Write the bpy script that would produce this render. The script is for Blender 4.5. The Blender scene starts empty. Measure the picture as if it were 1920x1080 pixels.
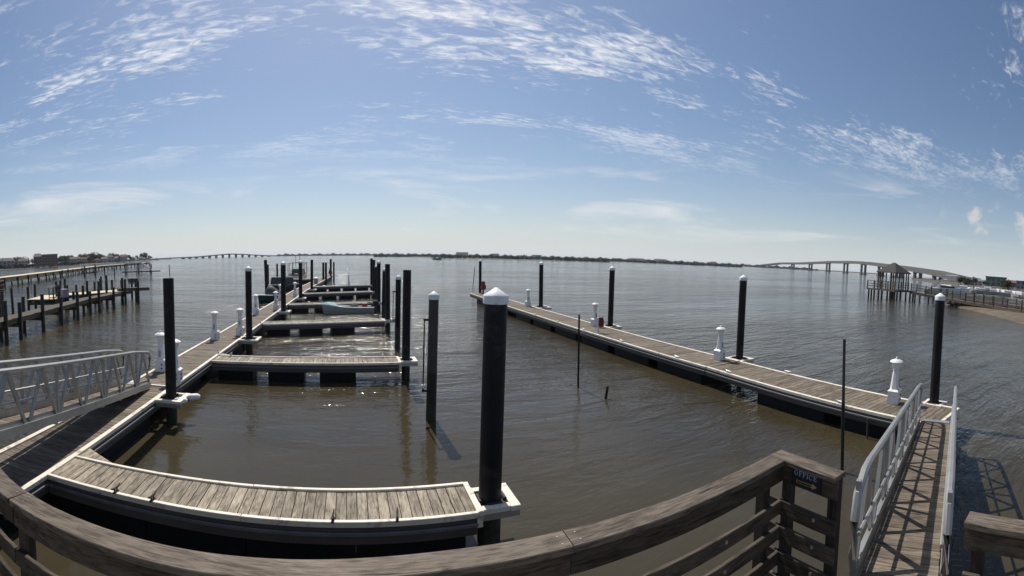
import bpy, math, random
from mathutils import Vector, Matrix
R = math.radians
random.seed(7)
sc = bpy.context.scene
col = sc.collection
sc.render.engine = 'CYCLES'

# ------------------------------------------------------------------ camera
# wide webcam with a cylindrical picture, 128 degrees across, mounted 4.4 m above the water
HC, PITCH, ROLL, YAW = 4.4, -0.0701, 0.0226, R(20.0)
cd = bpy.data.cameras.new('webcam'); cam = bpy.data.objects.new('webcam', cd)
col.objects.link(cam); sc.camera = cam
cd.type = 'PANO'; cd.panorama_type = 'CENTRAL_CYLINDRICAL'
cd.central_cylindrical_radius = 1.0
cd.central_cylindrical_range_u_min = -960 / 861.2; cd.central_cylindrical_range_u_max = 960 / 861.2
cd.central_cylindrical_range_v_min = -539 / 861.2; cd.central_cylindrical_range_v_max = 541 / 861.2
cd.clip_start = 0.05; cd.clip_end = 60000
def cam_axis(x, y, z):
    c, s = math.cos(ROLL), math.sin(ROLL)
    X, Y = c * x - s * y, s * x + c * y
    cp, sp = math.cos(PITCH), math.sin(PITCH)
    f, u = cp * z - sp * Y, sp * z + cp * Y
    cy, sy = math.cos(YAW), math.sin(YAW)
    return Vector((X * cy + f * sy, -X * sy + f * cy, u))
rgt, upv, fwd = cam_axis(1, 0, 0), cam_axis(0, 1, 0), cam_axis(0, 0, 1)
m = Matrix((rgt, upv, -fwd)).transposed().to_4x4(); m.translation = (0, 0, HC)
cam.matrix_world = m

# ------------------------------------------------------------------ sun, sky, exposure
SUN_AZ, SUN_EL = R(-2.0), R(55.0)
sd = bpy.data.lights.new('sun', 'SUN'); sd.energy = 5.0; sd.angle = R(0.53); sd.color = (1.0, 0.95, 0.87)
sun = bpy.data.objects.new('sun', sd); col.objects.link(sun)
sv = Vector((math.sin(SUN_AZ) * math.cos(SUN_EL), math.cos(SUN_AZ) * math.cos(SUN_EL), math.sin(SUN_EL)))
sun.rotation_euler = sv.to_track_quat('Z', 'Y').to_euler(); sun.location = sv * 50
w = bpy.data.worlds.new('World'); sc.world = w; w.use_nodes = True
nt = w.node_tree; nt.nodes.clear()
def N(t, nt_=None, **kw):
    n = (nt_ or nt).nodes.new(t)
    for k, v in kw.items():
        if k.startswith('i_'): n.inputs[int(k[2:]) if k[2:].isdigit() else k[2:].replace('_', ' ')].default_value = v
        else: setattr(n, k, v)
    return n
def L(a, b, nt_=None): (nt_ or nt).links.new(a, b)
def M2(op, a, b=None, c=None, nt_=None, clamp=False):
    n = N('ShaderNodeMath', nt_, operation=op); n.use_clamp = clamp
    for i, v in enumerate((a, b, c)):
        if v is None: continue
        if isinstance(v, (int, float)): n.inputs[i].default_value = v
        else: L(v, n.inputs[i], nt_)
    return n.outputs[0]
def SS(v, lo, hi, nt_=None):
    n = N('ShaderNodeMapRange', nt_, interpolation_type='SMOOTHSTEP'); n.inputs[1].default_value = lo; n.inputs[2].default_value = hi
    L(v, n.inputs[0], nt_); return n.outputs[0]
sky = N('ShaderNodeTexSky', sky_type='NISHITA', sun_disc=False, sun_elevation=SUN_EL, sun_rotation=SUN_AZ)
sky.air_density = 1.0; sky.dust_density = 1.0; sky.ozone_density = 4.0; sky.altitude = 0
tc = N('ShaderNodeTexCoord'); sep = N('ShaderNodeSeparateXYZ'); L(tc.outputs['Generated'], sep.inputs[0])
SZ = sep.outputs[2]
zc = M2('MAXIMUM', SZ, 0.02)
cmb = N('ShaderNodeCombineXYZ'); L(M2('DIVIDE', sep.outputs[0], zc), cmb.inputs[0]); L(M2('DIVIDE', sep.outputs[1], zc), cmb.inputs[1])
def noise(vec, scale, detail, loc=(0, 0, 0), rot=0.0, stretch=(1, 1, 1), dist=0.0, rough=0.55, nt_=None):
    mp = N('ShaderNodeMapping', nt_); mp.inputs[1].default_value = loc; mp.inputs[2].default_value = (0, 0, rot); mp.inputs[3].default_value = stretch
    L(vec, mp.inputs[0], nt_)
    n = N('ShaderNodeTexNoise', nt_); n.inputs['Scale'].default_value = scale; n.inputs['Detail'].default_value = detail
    n.inputs['Roughness'].default_value = rough; n.inputs['Distortion'].default_value = dist
    L(mp.outputs[0], n.inputs['Vector'], nt_); return n.outputs[0]
def mixc(f, a, b):
    mx = N('ShaderNodeMix', data_type='RGBA'); L(f, mx.inputs[0]); L(a, mx.inputs[6])
    if isinstance(b, tuple): mx.inputs[7].default_value = (*b, 1)
    else: L(b, mx.inputs[7])
    return mx.outputs[2]
P = cmb.outputs[0]
# altocumulus deck: banks broken into ripples, a flat layer seen in perspective
SEED = (14.69, 37.94, 0.0)
big = noise(P, 0.62, 2.0, loc=SEED, rot=0.5, stretch=(0.75, 1.3, 1), rough=0.5)
mid = noise(P, 2.4, 4.0, loc=(0.3, 5.2, 0), rot=0.6, stretch=(0.6, 1.4, 1), dist=0.3, rough=0.6)
fine = noise(P, 17.0, 4.0, rot=0.35, stretch=(0.5, 1.2, 1), dist=0.8, rough=0.62)
dens = M2('ADD', M2('ADD', M2('MULTIPLY', big, 0.85), M2('MULTIPLY', mid, 0.62)), M2('MULTIPLY', fine, 0.62))
alto = M2('MULTIPLY', M2('MULTIPLY', SS(dens, 1.05, 1.36), SS(SZ, 0.13, 0.36)), 0.92)
# flat banks of cirrus lower down
AZ = M2('ARCTAN2', sep.outputs[0], sep.outputs[1])
cirv = N('ShaderNodeCombineXYZ'); L(AZ, cirv.inputs[0]); L(M2('MULTIPLY', SZ, 6.5), cirv.inputs[1])
cir = noise(cirv.outputs[0], 2.3, 7.0, loc=(0.847, 2.731, 0), rot=0.12, dist=0.5, rough=0.6)
cirm = M2('MULTIPLY', SS(cir, 0.50, 0.74), M2('MULTIPLY', SS(SZ, 0.03, 0.08), M2('SUBTRACT', 1.0, SS(SZ, 0.13, 0.26))))
# cumulus heads low over the land beyond the right shore
CS = (49.12, 43.62, 0)
cumv = N('ShaderNodeCombineXYZ')
L(AZ, cumv.inputs[0]); L(M2('MULTIPLY', SZ, 1.0), cumv.inputs[1])
cu1 = noise(cumv.outputs[0], 11.0, 1.0, loc=CS, rough=0.4)
cu2 = noise(cumv.outputs[0], 42.0, 5.0, rough=0.55, dist=0.3)
cum = M2('ADD', cu1, M2('MULTIPLY', cu2, 0.42))
cumm = M2('MULTIPLY', M2('MULTIPLY', SS(cum, 0.75, 0.90), SS(AZ, 1.20, 1.34)), M2('MULTIPLY', SS(SZ, 0.06, 0.085), M2('SUBTRACT', 1.0, SS(SZ, 0.15, 0.18))))
# pale haze thickening towards the horizon all round
hz_ = M2('POWER', 2.718, M2('MULTIPLY', M2('MAXIMUM', SZ, 0.0), -12.0))
c0 = mixc(M2('MULTIPLY', hz_, 0.85), sky.outputs[0], (8.2, 8.8, 9.3))
c1 = mixc(alto, c0, (10.4, 10.5, 10.7))
c2 = mixc(M2('MULTIPLY', cirm, 0.75), c1, (9.2, 9.2, 9.3))
c3 = mixc(M2('MULTIPLY', cumm, 0.75), c2, (7.6, 7.5, 7.1))
bg = N('ShaderNodeBackground'); bg.inputs[1].default_value = 0.090; L(c3, bg.inputs[0])
wo = N('ShaderNodeOutputWorld'); L(bg.outputs[0], wo.inputs[0])
vs = sc.view_settings; vs.view_transform = 'Standard'; vs.look = 'None'; vs.exposure = 0.0; vs.gamma = 1.0; vs.use_curve_mapping = False

# ------------------------------------------------------------------ materials
MATS = {}
def new_mat(name):
    mt = bpy.data.materials.new(name); mt.use_nodes = True
    return mt, mt.node_tree, mt.node_tree.nodes['Principled BSDF']
def plain(name, c, rough=0.6, metal=0.0, var=0.25, scale=6.0, stretch=(1, 1, 1), bump=0.15, rnd=0.0, spec=0.4, dirt=None):
    """one material: base colour broken by object-space noise, per-object variation, fine bump"""
    if name in MATS: return MATS[name]
    mt, t, b = new_mat(name)
    tcn = N('ShaderNodeTexCoord', t); vec = tcn.outputs['Object']
    if rnd:
        oi = N('ShaderNodeObjectInfo', t); ad = N('ShaderNodeVectorMath', t, operation='ADD'); sc_ = N('ShaderNodeVectorMath', t, operation='SCALE')
        cx = N('ShaderNodeCombineXYZ', t); L(oi.outputs['Random'], cx.inputs[0], t); L(oi.outputs['Random'], cx.inputs[1], t)
        L(cx.outputs[0], sc_.inputs[0], t); sc_.inputs['Scale'].default_value = 37.0
        L(vec, ad.inputs[0], t); L(sc_.outputs[0], ad.inputs[1], t); vec = ad.outputs[0]
    n1 = noise(vec, scale, 6.0, stretch=stretch, rough=0.65, dist=0.3, nt_=t)
    n2 = noise(vec, scale * 0.23, 3.0, loc=(3, 1, 2), rough=0.5, nt_=t)
    f = M2('ADD', M2('MULTIPLY', n1, 0.65, nt_=t), M2('MULTIPLY', n2, 0.35, nt_=t), nt_=t)
    mr = N('ShaderNodeMapRange', t); mr.inputs[1].default_value = 0.3; mr.inputs[2].default_value = 0.7
    mr.inputs[3].default_value = 1 - var; mr.inputs[4].default_value = 1 + var; L(f, mr.inputs[0], t)
    val = mr.outputs[0]
    if rnd: val = M2('MULTIPLY', val, M2('MULTIPLY_ADD', oi.outputs['Random'], 2 * rnd, 1 - rnd, nt_=t), nt_=t)
    mix = N('ShaderNodeVectorMath', t, operation='SCALE'); mix.inputs[0].default_value = c[:3]; L(val, mix.inputs['Scale'], t)
    out = mix.outputs[0]
    if dirt:
        dn = noise(vec, dirt[1], 5.0, loc=(7, 3, 1), rough=0.7, nt_=t)
        dm = N('ShaderNodeMix', t, data_type='RGBA'); L(SS(dn, 0.52, 0.70, t), dm.inputs[0], t); L(out, dm.inputs[6], t); dm.inputs[7].default_value = (*dirt[0], 1); out = dm.outputs[2]
    L(out, b.inputs['Base Color'], t)
    b.inputs['Roughness'].default_value = rough; b.inputs['Metallic'].default_value = metal; b.inputs['Specular IOR Level'].default_value = spec
    if bump:
        bp = N('ShaderNodeBump', t); bp.inputs['Strength'].default_value = bump; bp.inputs['Distance'].default_value = 0.01
        L(n1, bp.inputs['Height'], t); L(bp.outputs[0], b.inputs['Normal'], t)
    MATS[name] = mt; return mt
def wood(name, c, c2, along='X', rough=0.8, rnd=0.22, gscale=7.0, bump=0.5):
    """weathered plank: long grain streaks, cracks, knots, per-plank tone"""
    if name in MATS: return MATS[name]
    mt, t, b = new_mat(name)
    tcn = N('ShaderNodeTexCoord', t); oi = N('ShaderNodeObjectInfo', t)
    cx = N('ShaderNodeCombineXYZ', t)
    for i in range(3): L(M2('MULTIPLY', oi.outputs['Random'], (61.0, 37.0, 83.0)[i], nt_=t), cx.inputs[i], t)
    ad = N('ShaderNodeVectorMath', t, operation='ADD'); L(tcn.outputs['Object'], ad.inputs[0], t); L(cx.outputs[0], ad.inputs[1], t)
    st = {'X': (0.09, 1, 1), 'Y': (1, 0.09, 1), 'Z': (1, 1, 0.09)}[along]
    g1 = noise(ad.outputs[0], gscale * 6, 5.0, stretch=st, rough=0.7, dist=0.8, nt_=t)
    g2 = noise(ad.outputs[0], gscale, 4.0, stretch=tuple(min(1, s * 3) for s in st), rough=0.6, dist=1.0, nt_=t)
    g3 = noise(ad.outputs[0], 1.1, 3.0, rough=0.6, nt_=t)
    f = M2('ADD', M2('MULTIPLY', g1, 0.6, nt_=t), M2('MULTIPLY', g2, 0.4, nt_=t), nt_=t)
    m1 = N('ShaderNodeMix', t, data_type='RGBA'); L(SS(f, 0.36, 0.62, t), m1.inputs[0], t); m1.inputs[6].default_value = (*c2, 1); m1.inputs[7].default_value = (*c, 1)
    val = M2('MULTIPLY', M2('MULTIPLY_ADD', g3, 0.9, 0.55, nt_=t), M2('MULTIPLY_ADD', oi.outputs['Random'], 2 * rnd, 1 - rnd, nt_=t), nt_=t)
    kst = {'X': (0.35, 1, 1), 'Y': (1, 0.35, 1), 'Z': (1, 1, 0.35)}[along]
    km = N('ShaderNodeMapping', t); km.inputs[3].default_value = kst; L(ad.outputs[0], km.inputs[0], t)
    vo = N('ShaderNodeTexVoronoi', t); vo.inputs['Scale'].default_value = 2.6; L(km.outputs[0], vo.inputs['Vector'], t)
    knot = M2('MULTIPLY_ADD', SS(vo.outputs['Distance'], 0.03, 0.12, t), 0.62, 0.38, nt_=t)
    ck = noise(ad.outputs[0], gscale * 5, 3.0, loc=(5, 2, 9), stretch=tuple(s_ * (.45 if s_ < .5 else 1) for s_ in st), rough=0.5, dist=0.4, nt_=t)
    crack = M2('MULTIPLY_ADD', SS(ck, 0.30, 0.38, t), 0.65, 0.35, nt_=t)
    val = M2('MULTIPLY', val, M2('MULTIPLY', knot, crack, nt_=t), nt_=t)
    s = N('ShaderNodeVectorMath', t, operation='SCALE'); L(m1.outputs[2], s.inputs[0], t); L(val, s.inputs['Scale'], t)
    L(s.outputs[0], b.inputs['Base Color'], t); b.inputs['Roughness'].default_value = rough; b.inputs['Specular IOR Level'].default_value = 0.25
    bp = N('ShaderNodeBump', t); bp.inputs['Strength'].default_value = bump; bp.inputs['Distance'].default_value = 0.006
    L(f, bp.inputs['Height'], t); L(bp.outputs[0], b.inputs['Normal'], t)
    MATS[name] = mt; return mt

# water: silty brown body under a rippled surface
mt, t, b = new_mat('bay_water')
geo = N('ShaderNodeNewGeometry', t); pos = geo.outputs['Position']
n_sw = noise(pos, 0.16, 3.0, rot=0.25, stretch=(0.55, 1.5, 1), rough=0.55, dist=0.5, nt_=t)
n_wv = noise(pos, 0.75, 4.0, rot=0.2, stretch=(0.45, 1.5, 1), rough=0.6, dist=0.6, nt_=t)
n_rp = noise(pos, 4.5, 3.0, rot=0.1, stretch=(0.6, 1.3, 1), rough=0.6, dist=0.4, nt_=t)
n_pt = noise(pos, 0.035, 3.0, loc=(4, 2, 0), stretch=(0.6, 1.3, 1), nt_=t)
patch = SS(n_pt, 0.38, 0.62, t)
sepw = N('ShaderNodeSeparateXYZ', t); L(pos, sepw.inputs[0], t)
# the slips between the docks are sheltered: smaller waves there
shel = M2('MULTIPLY', M2('MULTIPLY', SS(sepw.outputs[0], -7.5, -5.0, t), M2('SUBTRACT', 1.0, SS(sepw.outputs[0], 6.0, 12.0, t), nt_=t), nt_=t), M2('SUBTRACT', 1.0, SS(sepw.outputs[1], 9.0, 26.0, t), nt_=t), nt_=t)
calm = M2('MULTIPLY_ADD', shel, -0.86, 1.0, nt_=t)
h = M2('ADD', M2('ADD', M2('MULTIPLY', n_sw, 0.55, nt_=t), M2('MULTIPLY', n_wv, 0.58, nt_=t), nt_=t), M2('MULTIPLY', n_rp, 0.12, nt_=t), nt_=t)
h = M2('MULTIPLY', h, M2('MULTIPLY', calm, M2('MULTIPLY_ADD', patch, 0.85, 0.5, nt_=t), nt_=t), nt_=t)
bp = N('ShaderNodeBump', t); bp.inputs['Strength'].default_value = 1.0; bp.inputs['Distance'].default_value = 0.54
L(h, bp.inputs['Height'], t); L(bp.outputs[0], b.inputs['Normal'], t)
n_c = noise(pos, 0.22, 4.0, loc=(2, 8, 0), rough=0.6, dist=0.4, nt_=t)
mc = N('ShaderNodeMix', t, data_type='RGBA'); L(SS(n_c, 0.3, 0.7, t), mc.inputs[0], t)
mc.inputs[6].default_value = (0.038, 0.0312, 0.0178, 1); mc.inputs[7].default_value = (0.051, 0.0420, 0.0240, 1)
L(mc.outputs[2], b.inputs['Base Color'], t)
b.inputs['Roughness'].default_value = 0.08; b.inputs['IOR'].default_value = 1.33; b.inputs['Specular IOR Level'].default_value = 0.5
WATER = mt

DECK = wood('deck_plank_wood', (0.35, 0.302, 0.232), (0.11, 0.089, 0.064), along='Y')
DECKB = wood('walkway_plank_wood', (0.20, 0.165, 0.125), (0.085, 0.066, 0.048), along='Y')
DECKX = wood('deck_plank_wood_lengthwise', (0.27, 0.23, 0.18), (0.12, 0.095, 0.07), along='X')
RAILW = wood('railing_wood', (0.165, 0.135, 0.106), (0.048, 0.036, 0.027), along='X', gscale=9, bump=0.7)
RAILSHADE = wood('railing_wood_shaded', (0.088, 0.070, 0.053), (0.026, 0.020, 0.015), along='X', gscale=9, bump=0.7)  # same railing wood darkened: shade on slats and top rail put into the colour
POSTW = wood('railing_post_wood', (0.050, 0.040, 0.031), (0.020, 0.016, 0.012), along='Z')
OLDW = wood('old_pier_wood', (0.125, 0.105, 0.084), (0.05, 0.041, 0.033), along='X')
FASC = plain('fascia_timber', (0.085, 0.072, 0.066), 0.75, var=0.3, scale=4, stretch=(0.2, 1, 1))
TRIM = plain('cream_edge_trim', (0.70, 0.64, 0.53), 0.55, var=0.10, scale=5, dirt=((0.34, 0.29, 0.22), 4.5))
FLOAT = plain('black_float_tub', (0.009, 0.009, 0.010), 0.6, var=0.4, scale=3, spec=0.2)
PILE = plain('black_pile_sleeve', (0.013, 0.0115, 0.013), 0.55, var=0.5, scale=3, stretch=(1, 1, 0.25), bump=0.1, spec=0.2, dirt=((0.034, 0.031, 0.030), 2.4))
TIDE = plain('tide_band', (0.034, 0.034, 0.024), 0.75, var=0.7, scale=16, bump=0.9)
PILEG = plain('weathered_pile', (0.060, 0.054, 0.050), 0.75, var=0.35, scale=7, stretch=(1, 1, 0.12), bump=0.4)
PILEWET = plain('wet_pile', (0.020, 0.018, 0.015), 0.5, var=0.45, scale=9, bump=0.5)
CAPW = plain('white_cap', (0.78, 0.78, 0.77), 0.5, var=0.08, scale=5, bump=0.03, dirt=((0.50, 0.48, 0.43), 7.0))
PEDW = plain('pedestal_white', (0.72, 0.72, 0.73), 0.45, var=0.10, scale=8, bump=0.02, dirt=((0.50, 0.49, 0.46), 9.0))
PEDG = plain('pedestal_grey', (0.30, 0.30, 0.34), 0.5, var=0.1, scale=8, bump=0.02)
RUBS = plain('grey_rub_strip', (0.13, 0.125, 0.135), 0.6, var=0.3, scale=3)
DARK = plain('dark_rubber', (0.02, 0.02, 0.02), 0.6, var=0.2)
GALV = plain('galvanised_steel', (0.42, 0.42, 0.43), 0.42, metal=0.6, var=0.2, scale=12)
ALU = plain('gangway_aluminium', (0.36, 0.355, 0.34), 0.42, metal=0.55, var=0.18, scale=7, bump=0.05)
CLEATD = plain('dark_cleat_iron', (0.05, 0.045, 0.042), 0.55, metal=0.4, var=0.3)
RED = plain('red_paint', (0.20, 0.018, 0.022), 0.45, var=0.1)
SKIFFH = plain('hull_dull_white', (0.36, 0.36, 0.35), 0.5, var=0.15, scale=4, bump=0.0)
WHITEH = plain('hull_white', (0.72, 0.73, 0.72), 0.35, var=0.06, bump=0.0)
GREENH = plain('hull_green', (0.015, 0.07, 0.058), 0.35, var=0.1, bump=0.0)
BLUET = plain('blue_tarp', (0.10, 0.26, 0.36), 0.6, var=0.2, scale=4)
BROWNH = plain('hull_brown', (0.10, 0.045, 0.035), 0.6, var=0.3, scale=2)
GREYC = plain('grey_canvas', (0.07, 0.07, 0.075), 0.7, var=0.2)
TAN = plain('boat_tan', (0.42, 0.33, 0.24), 0.7, var=0.2)
SAND = plain('beach_sand', (0.115, 0.092, 0.062), 0.9, var=0.5, scale=0.6, bump=0.3)
MARSH = plain('marsh_grass', (0.070, 0.063, 0.042), 0.95, var=0.35, scale=0.06, bump=0.3)
MUD = plain('marsh_mud', (0.085, 0.072, 0.055), 0.9, var=0.3, scale=0.08)
CONC = plain('bridge_concrete', (0.115, 0.112, 0.108), 0.85, var=0.15, scale=0.2)
SHGL = plain('roof_shingle', (0.045, 0.042, 0.042), 0.9, var=0.25, scale=2.5)
ROOFS = [plain('roof_grey', (0.14, 0.14, 0.14), 0.9, var=0.15, scale=.5), plain('roof_brown', (0.13, 0.10, 0.08), 0.9, var=0.15, scale=.5), plain('roof_red', (0.16, 0.065, 0.05), 0.9, var=0.15, scale=.5)]
WALLS = [plain('wall_white', (0.42, 0.41, 0.39), 0.85, var=0.08, scale=.5), plain('wall_tan', (0.40, 0.34, 0.27), 0.85, var=0.1, scale=.5), plain('wall_brick', (0.17, 0.11, 0.09), 0.9, var=0.2, scale=.8), plain('wall_bluegrey', (0.22, 0.26, 0.31), 0.8, var=0.1, scale=.5), plain('wall_green', (0.16, 0.22, 0.18), 0.8, var=0.1, scale=.5)]
PANE = plain('window_glass_dark', (0.03, 0.035, 0.045), 0.15, var=0.1, bump=0, spec=0.6)
LEAF = plain('leaf_green', (0.050, 0.068, 0.030), 0.9, var=0.5, scale=0.35, bump=0, rnd=0.2)
LEAFD = plain('leaf_dark', (0.036, 0.046, 0.026), 0.9, var=0.5, scale=0.3, bump=0, rnd=0.2)
BARK = plain('bark', (0.07, 0.055, 0.042), 0.9, var=0.3)
SIGNB = plain('sign_black', (0.012, 0.014, 0.022), 0.5, var=0.1, bump=0)
SIGNL = plain('sign_letter', (0.30, 0.33, 0.40), 0.6, var=0.15, scale=40, bump=0)
SIGNT = plain('sign_tan', (0.36, 0.24, 0.12), 0.6, var=0.15, scale=40, bump=0)
RULE = plain('galvanised_screw', (0.30, 0.29, 0.28), 0.5, metal=0.5, var=0.1, bump=0)

# ------------------------------------------------------------------ mesh helpers
class MB:
    def __init__(s): s.v, s.f = [], []
    def add(s, vs, fs):
        o = len(s.v); s.v += [tuple(q) for q in vs]; s.f += [tuple(i + o for i in q) for q in fs]; return s
    def box(s, x0, x1, y0, y1, z0, z1, bev=0.0):
        if bev <= 0:
            return s.add([(x0, y0, z0), (x1, y0, z0), (x1, y1, z0), (x0, y1, z0), (x0, y0, z1), (x1, y0, z1), (x1, y1, z1), (x0, y1, z1)],
                  [(3, 2, 1, 0), (4, 5, 6, 7), (0, 1, 5, 4), (1, 2, 6, 5), (2, 3, 7, 6), (3, 0, 4, 7)])
        bv = bev; zt = z1 - bv
        return s.add([(x0, y0, z0), (x1, y0, z0), (x1, y1, z0), (x0, y1, z0), (x0, y0, zt), (x1, y0, zt), (x1, y1, zt), (x0, y1, zt),
                      (x0 + bv, y0 + bv, z1), (x1 - bv, y0 + bv, z1), (x1 - bv, y1 - bv, z1), (x0 + bv, y1 - bv, z1)],
              [(3, 2, 1, 0), (0, 1, 5, 4), (1, 2, 6, 5), (2, 3, 7, 6), (3, 0, 4, 7), (4, 5, 9, 8), (5, 6, 10, 9), (6, 7, 11, 10), (7, 4, 8, 11), (8, 9, 10, 11)])
    def prism(s, poly, z0, z1):          # poly in xy, counter-clockwise
        n = len(poly)
        return s.add([(x, y, z0) for x, y in poly] + [(x, y, z1) for x, y in poly],
              [tuple(range(n - 1, -1, -1)), tuple(range(n, 2 * n))] + [(i, (i + 1) % n, n + (i + 1) % n, n + i) for i in range(n)])
    def lathe(s, prof, n=12, c=(0, 0), rot=0.0, cap=True):
        o = []; f = []
        for r, z in prof:
            for i in range(n):
                a = rot + 2 * math.pi * i / n; o.append((c[0] + r * math.cos(a), c[1] + r * math.sin(a), z))
        for k in range(len(prof) - 1):
            for i in range(n):
                j = (i + 1) % n; f.append((k * n + i, k * n + j, (k + 1) * n + j, (k + 1) * n + i))
        if cap: f.append(tuple(range(n - 1, -1, -1))); f.append(tuple(range((len(prof) - 1) * n, len(prof) * n)))
        return s.add(o, f)
    def tube(s, pts, r, n=8, flat=1.0):
        pts = [Vector(p) for p in pts]; o = []; f = []
        for k, p in enumerate(pts):
            d = (pts[min(k + 1, len(pts) - 1)] - pts[max(k - 1, 0)]).normalized()
            a = d.cross(Vector((0, 0, 1)))
            if a.length < 0.05: a = d.cross(Vector((1, 0, 0)))
            a.normalize(); bb = a.cross(d).normalized()
            rr = r[k] if isinstance(r, (list, tuple)) else r
            for i in range(n):
                an = 2 * math.pi * (i + 0.5) / n; o.append(p + a * (math.cos(an) * rr) + bb * (math.sin(an) * rr * flat))
        for k in range(len(pts) - 1):
            for i in range(n):
                j = (i + 1) % n; f.append((k * n + i, k * n + j, (k + 1) * n + j, (k + 1) * n + i))
        f.append(tuple(range(n))); f.append(tuple(range(len(pts) * n - 1, (len(pts) - 1) * n - 1, -1)))
        return s.add(o, f)
    def bar(s, p0, p1, w_, h_):          # rectangular bar between two points, w sideways, h upwards
        p0, p1 = Vector(p0), Vector(p1); d = (p1 - p0).normalized()
        a = d.cross(Vector((0, 0, 1)))
        if a.length < 0.05: a = Vector((0, 1, 0)).cross(d)
        a.normalize(); u = a.cross(d).normalized(); a *= w_ / 2; u *= h_ / 2
        return s.add([p0 - a - u, p0 + a - u, p0 + a + u, p0 - a + u, p1 - a - u, p1 + a - u, p1 + a + u, p1 - a + u],
              [(0, 1, 2, 3), (7, 6, 5, 4), (4, 5, 1, 0), (5, 6, 2, 1), (6, 7, 3, 2), (7, 4, 0, 3)])
    def mesh(s, name, mat, smooth=False):
        me = bpy.data.meshes.new(name); me.from_pydata(s.v, [], s.f); me.update()
        import bmesh
        bm = bmesh.new(); bm.from_mesh(me); bmesh.ops.recalc_face_normals(bm, faces=bm.faces); bm.to_mesh(me); bm.free()
        if mat: me.materials.append(mat)
        if smooth:
            for p in me.polygons: p.use_smooth = True
            try: me.set_sharp_from_angle(angle=R(40))
            except Exception: pass
        return me
def tag(o, label=None, cat=None, group=None, kind=None):
    if label: o['label'] = label
    if cat: o['category'] = cat
    if group: o['group'] = group
    if kind: o['kind'] = kind
    return o
def ob(name, me, parent=None, loc=(0, 0, 0), rz=0.0):
    o = bpy.data.objects.new(name, me); col.objects.link(o); o.parent = parent; o.location = loc
    if rz: o.rotation_euler = (0, 0, rz)
    return o
def thing(name, label, cat, loc=(0, 0, 0), rz=0.0, group=None):
    return tag(ob(name, None, None, loc, rz), label, cat, group)
def pol(az, d, z=0.0): return Vector((math.sin(R(az)) * d, math.cos(R(az)) * d, z))
def elz(el, d): return HC + d * math.tan(R(el))

# ------------------------------------------------------------------ the setting: water, shores
def struct(name, mb, mat): return tag(ob(name, mb.mesh(name, mat)), kind='structure')
struct('bay_water', MB().add([(-12000, -12000, 0), (12000, -12000, 0), (12000, 12000, 0), (-12000, 12000, 0)], [(0, 1, 2, 3)]), WATER)
def land(name, near, far, zn, zf, mat, sub=6, rough=0.25):
    """strip of low ground between two shorelines given as (azimuth, distance) lists"""
    mb = MB(); vs = []; cols = 5; rows = 0
    pts_n, pts_f = [], []
    for lst, out in ((near, pts_n), (far, pts_f)):
        for (a0, d0), (a1, d1) in zip(lst[:-1], lst[1:]):
            for i in range(sub): out.append(pol(a0 + (a1 - a0) * i / sub, d0 + (d1 - d0) * i / sub))
        out.append(pol(*lst[-1]))
    rows = len(pts_n)
    for k in range(rows):
        for c in range(cols + 1):
            u = c / cols; p = pts_n[k].lerp(pts_f[k], u); jit = (random.random() - 0.5) * rough
            p.z = -0.3 if c == 0 else zn + (zf - zn) * u + jit
            if c == 0: p += (p.normalized() * (random.random() - 0.5) * rough * 12)
            vs.append(p)
    f = [(k * (cols + 1) + c, k * (cols + 1) + c + 1, (k + 1) * (cols + 1) + c + 1, (k + 1) * (cols + 1) + c) for k in range(rows - 1) for c in range(cols)]
    return struct(name, mb.add(vs, f), mat)
land('marsh_island', [(2.6, 1080), (9.3, 745), (14.6, 545), (22.6, 585), (29, 690), (36, 790), (42.5, 880), (49, 1400)],
     [(2.6, 1500), (9.3, 1400), (14.6, 1350), (22.6, 1350), (29, 1400), (36, 1450), (42.5, 1500), (49, 1800)], 0.9, 1.6, MARSH)
land('far_shore', [(-9.5, 2200), (-2, 2300), (10, 2200), (28, 2100), (44, 2000), (56, 1900), (66, 1750)],
     [(-9.5, 3500), (-2, 3500), (10, 3500), (28, 3300), (44, 3100), (56, 2900), (66, 2700)], 2.0, 5.0, MARSH)
land('left_shore', [(-60, 330), (-48, 370), (-40, 415), (-32, 570), (-25.5, 900), (-22.5, 1120)],
     [(-60, 800), (-48, 850), (-40, 900), (-32, 1000), (-25.5, 1300), (-22.5, 1500)], 1.5, 3.0, MUD)
land('right_shore', [(70, 420), (74, 260), (77, 150), (80, 105), (86, 88), (97, 80)],
     [(70, 900), (74, 850), (77, 800), (80, 800), (86, 800), (97, 800)], 0.9, 1.4, MUD, rough=0.2)
# sand bank below the boardwalk on the right
def sandbank():
    mb = MB(); rows = [((74.5, 21.2), (76, 22)), ((67, 16.2), (71.5, 19.5)), ((61, 12.2), (67.5, 14.0)), ((54.5, 8.9), (64.0, 9.5)), ((48, 6.0), (61, 5.5)), ((43, 2.6), (58.5, 1.0)), ((39, -6), (57, -6))]
    vs = []; n = 8
    for (a, b_) in rows:
        for c in range(n + 1):
            u = c / n; vs.append((a[0] + (b_[0] - a[0]) * u + random.uniform(-.3, .3), a[1] + (b_[1] - a[1]) * u, -0.25 + 0.75 * u ** 0.7 + random.uniform(-.03, .03)))
    f = [(k * (n + 1) + c, k * (n + 1) + c + 1, (k + 1) * (n + 1) + c + 1, (k + 1) * (n + 1) + c) for k in range(len(rows) - 1) for c in range(n)]
    return struct('sand_bank', mb.add(vs, f), SAND)
sandbank()

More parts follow.
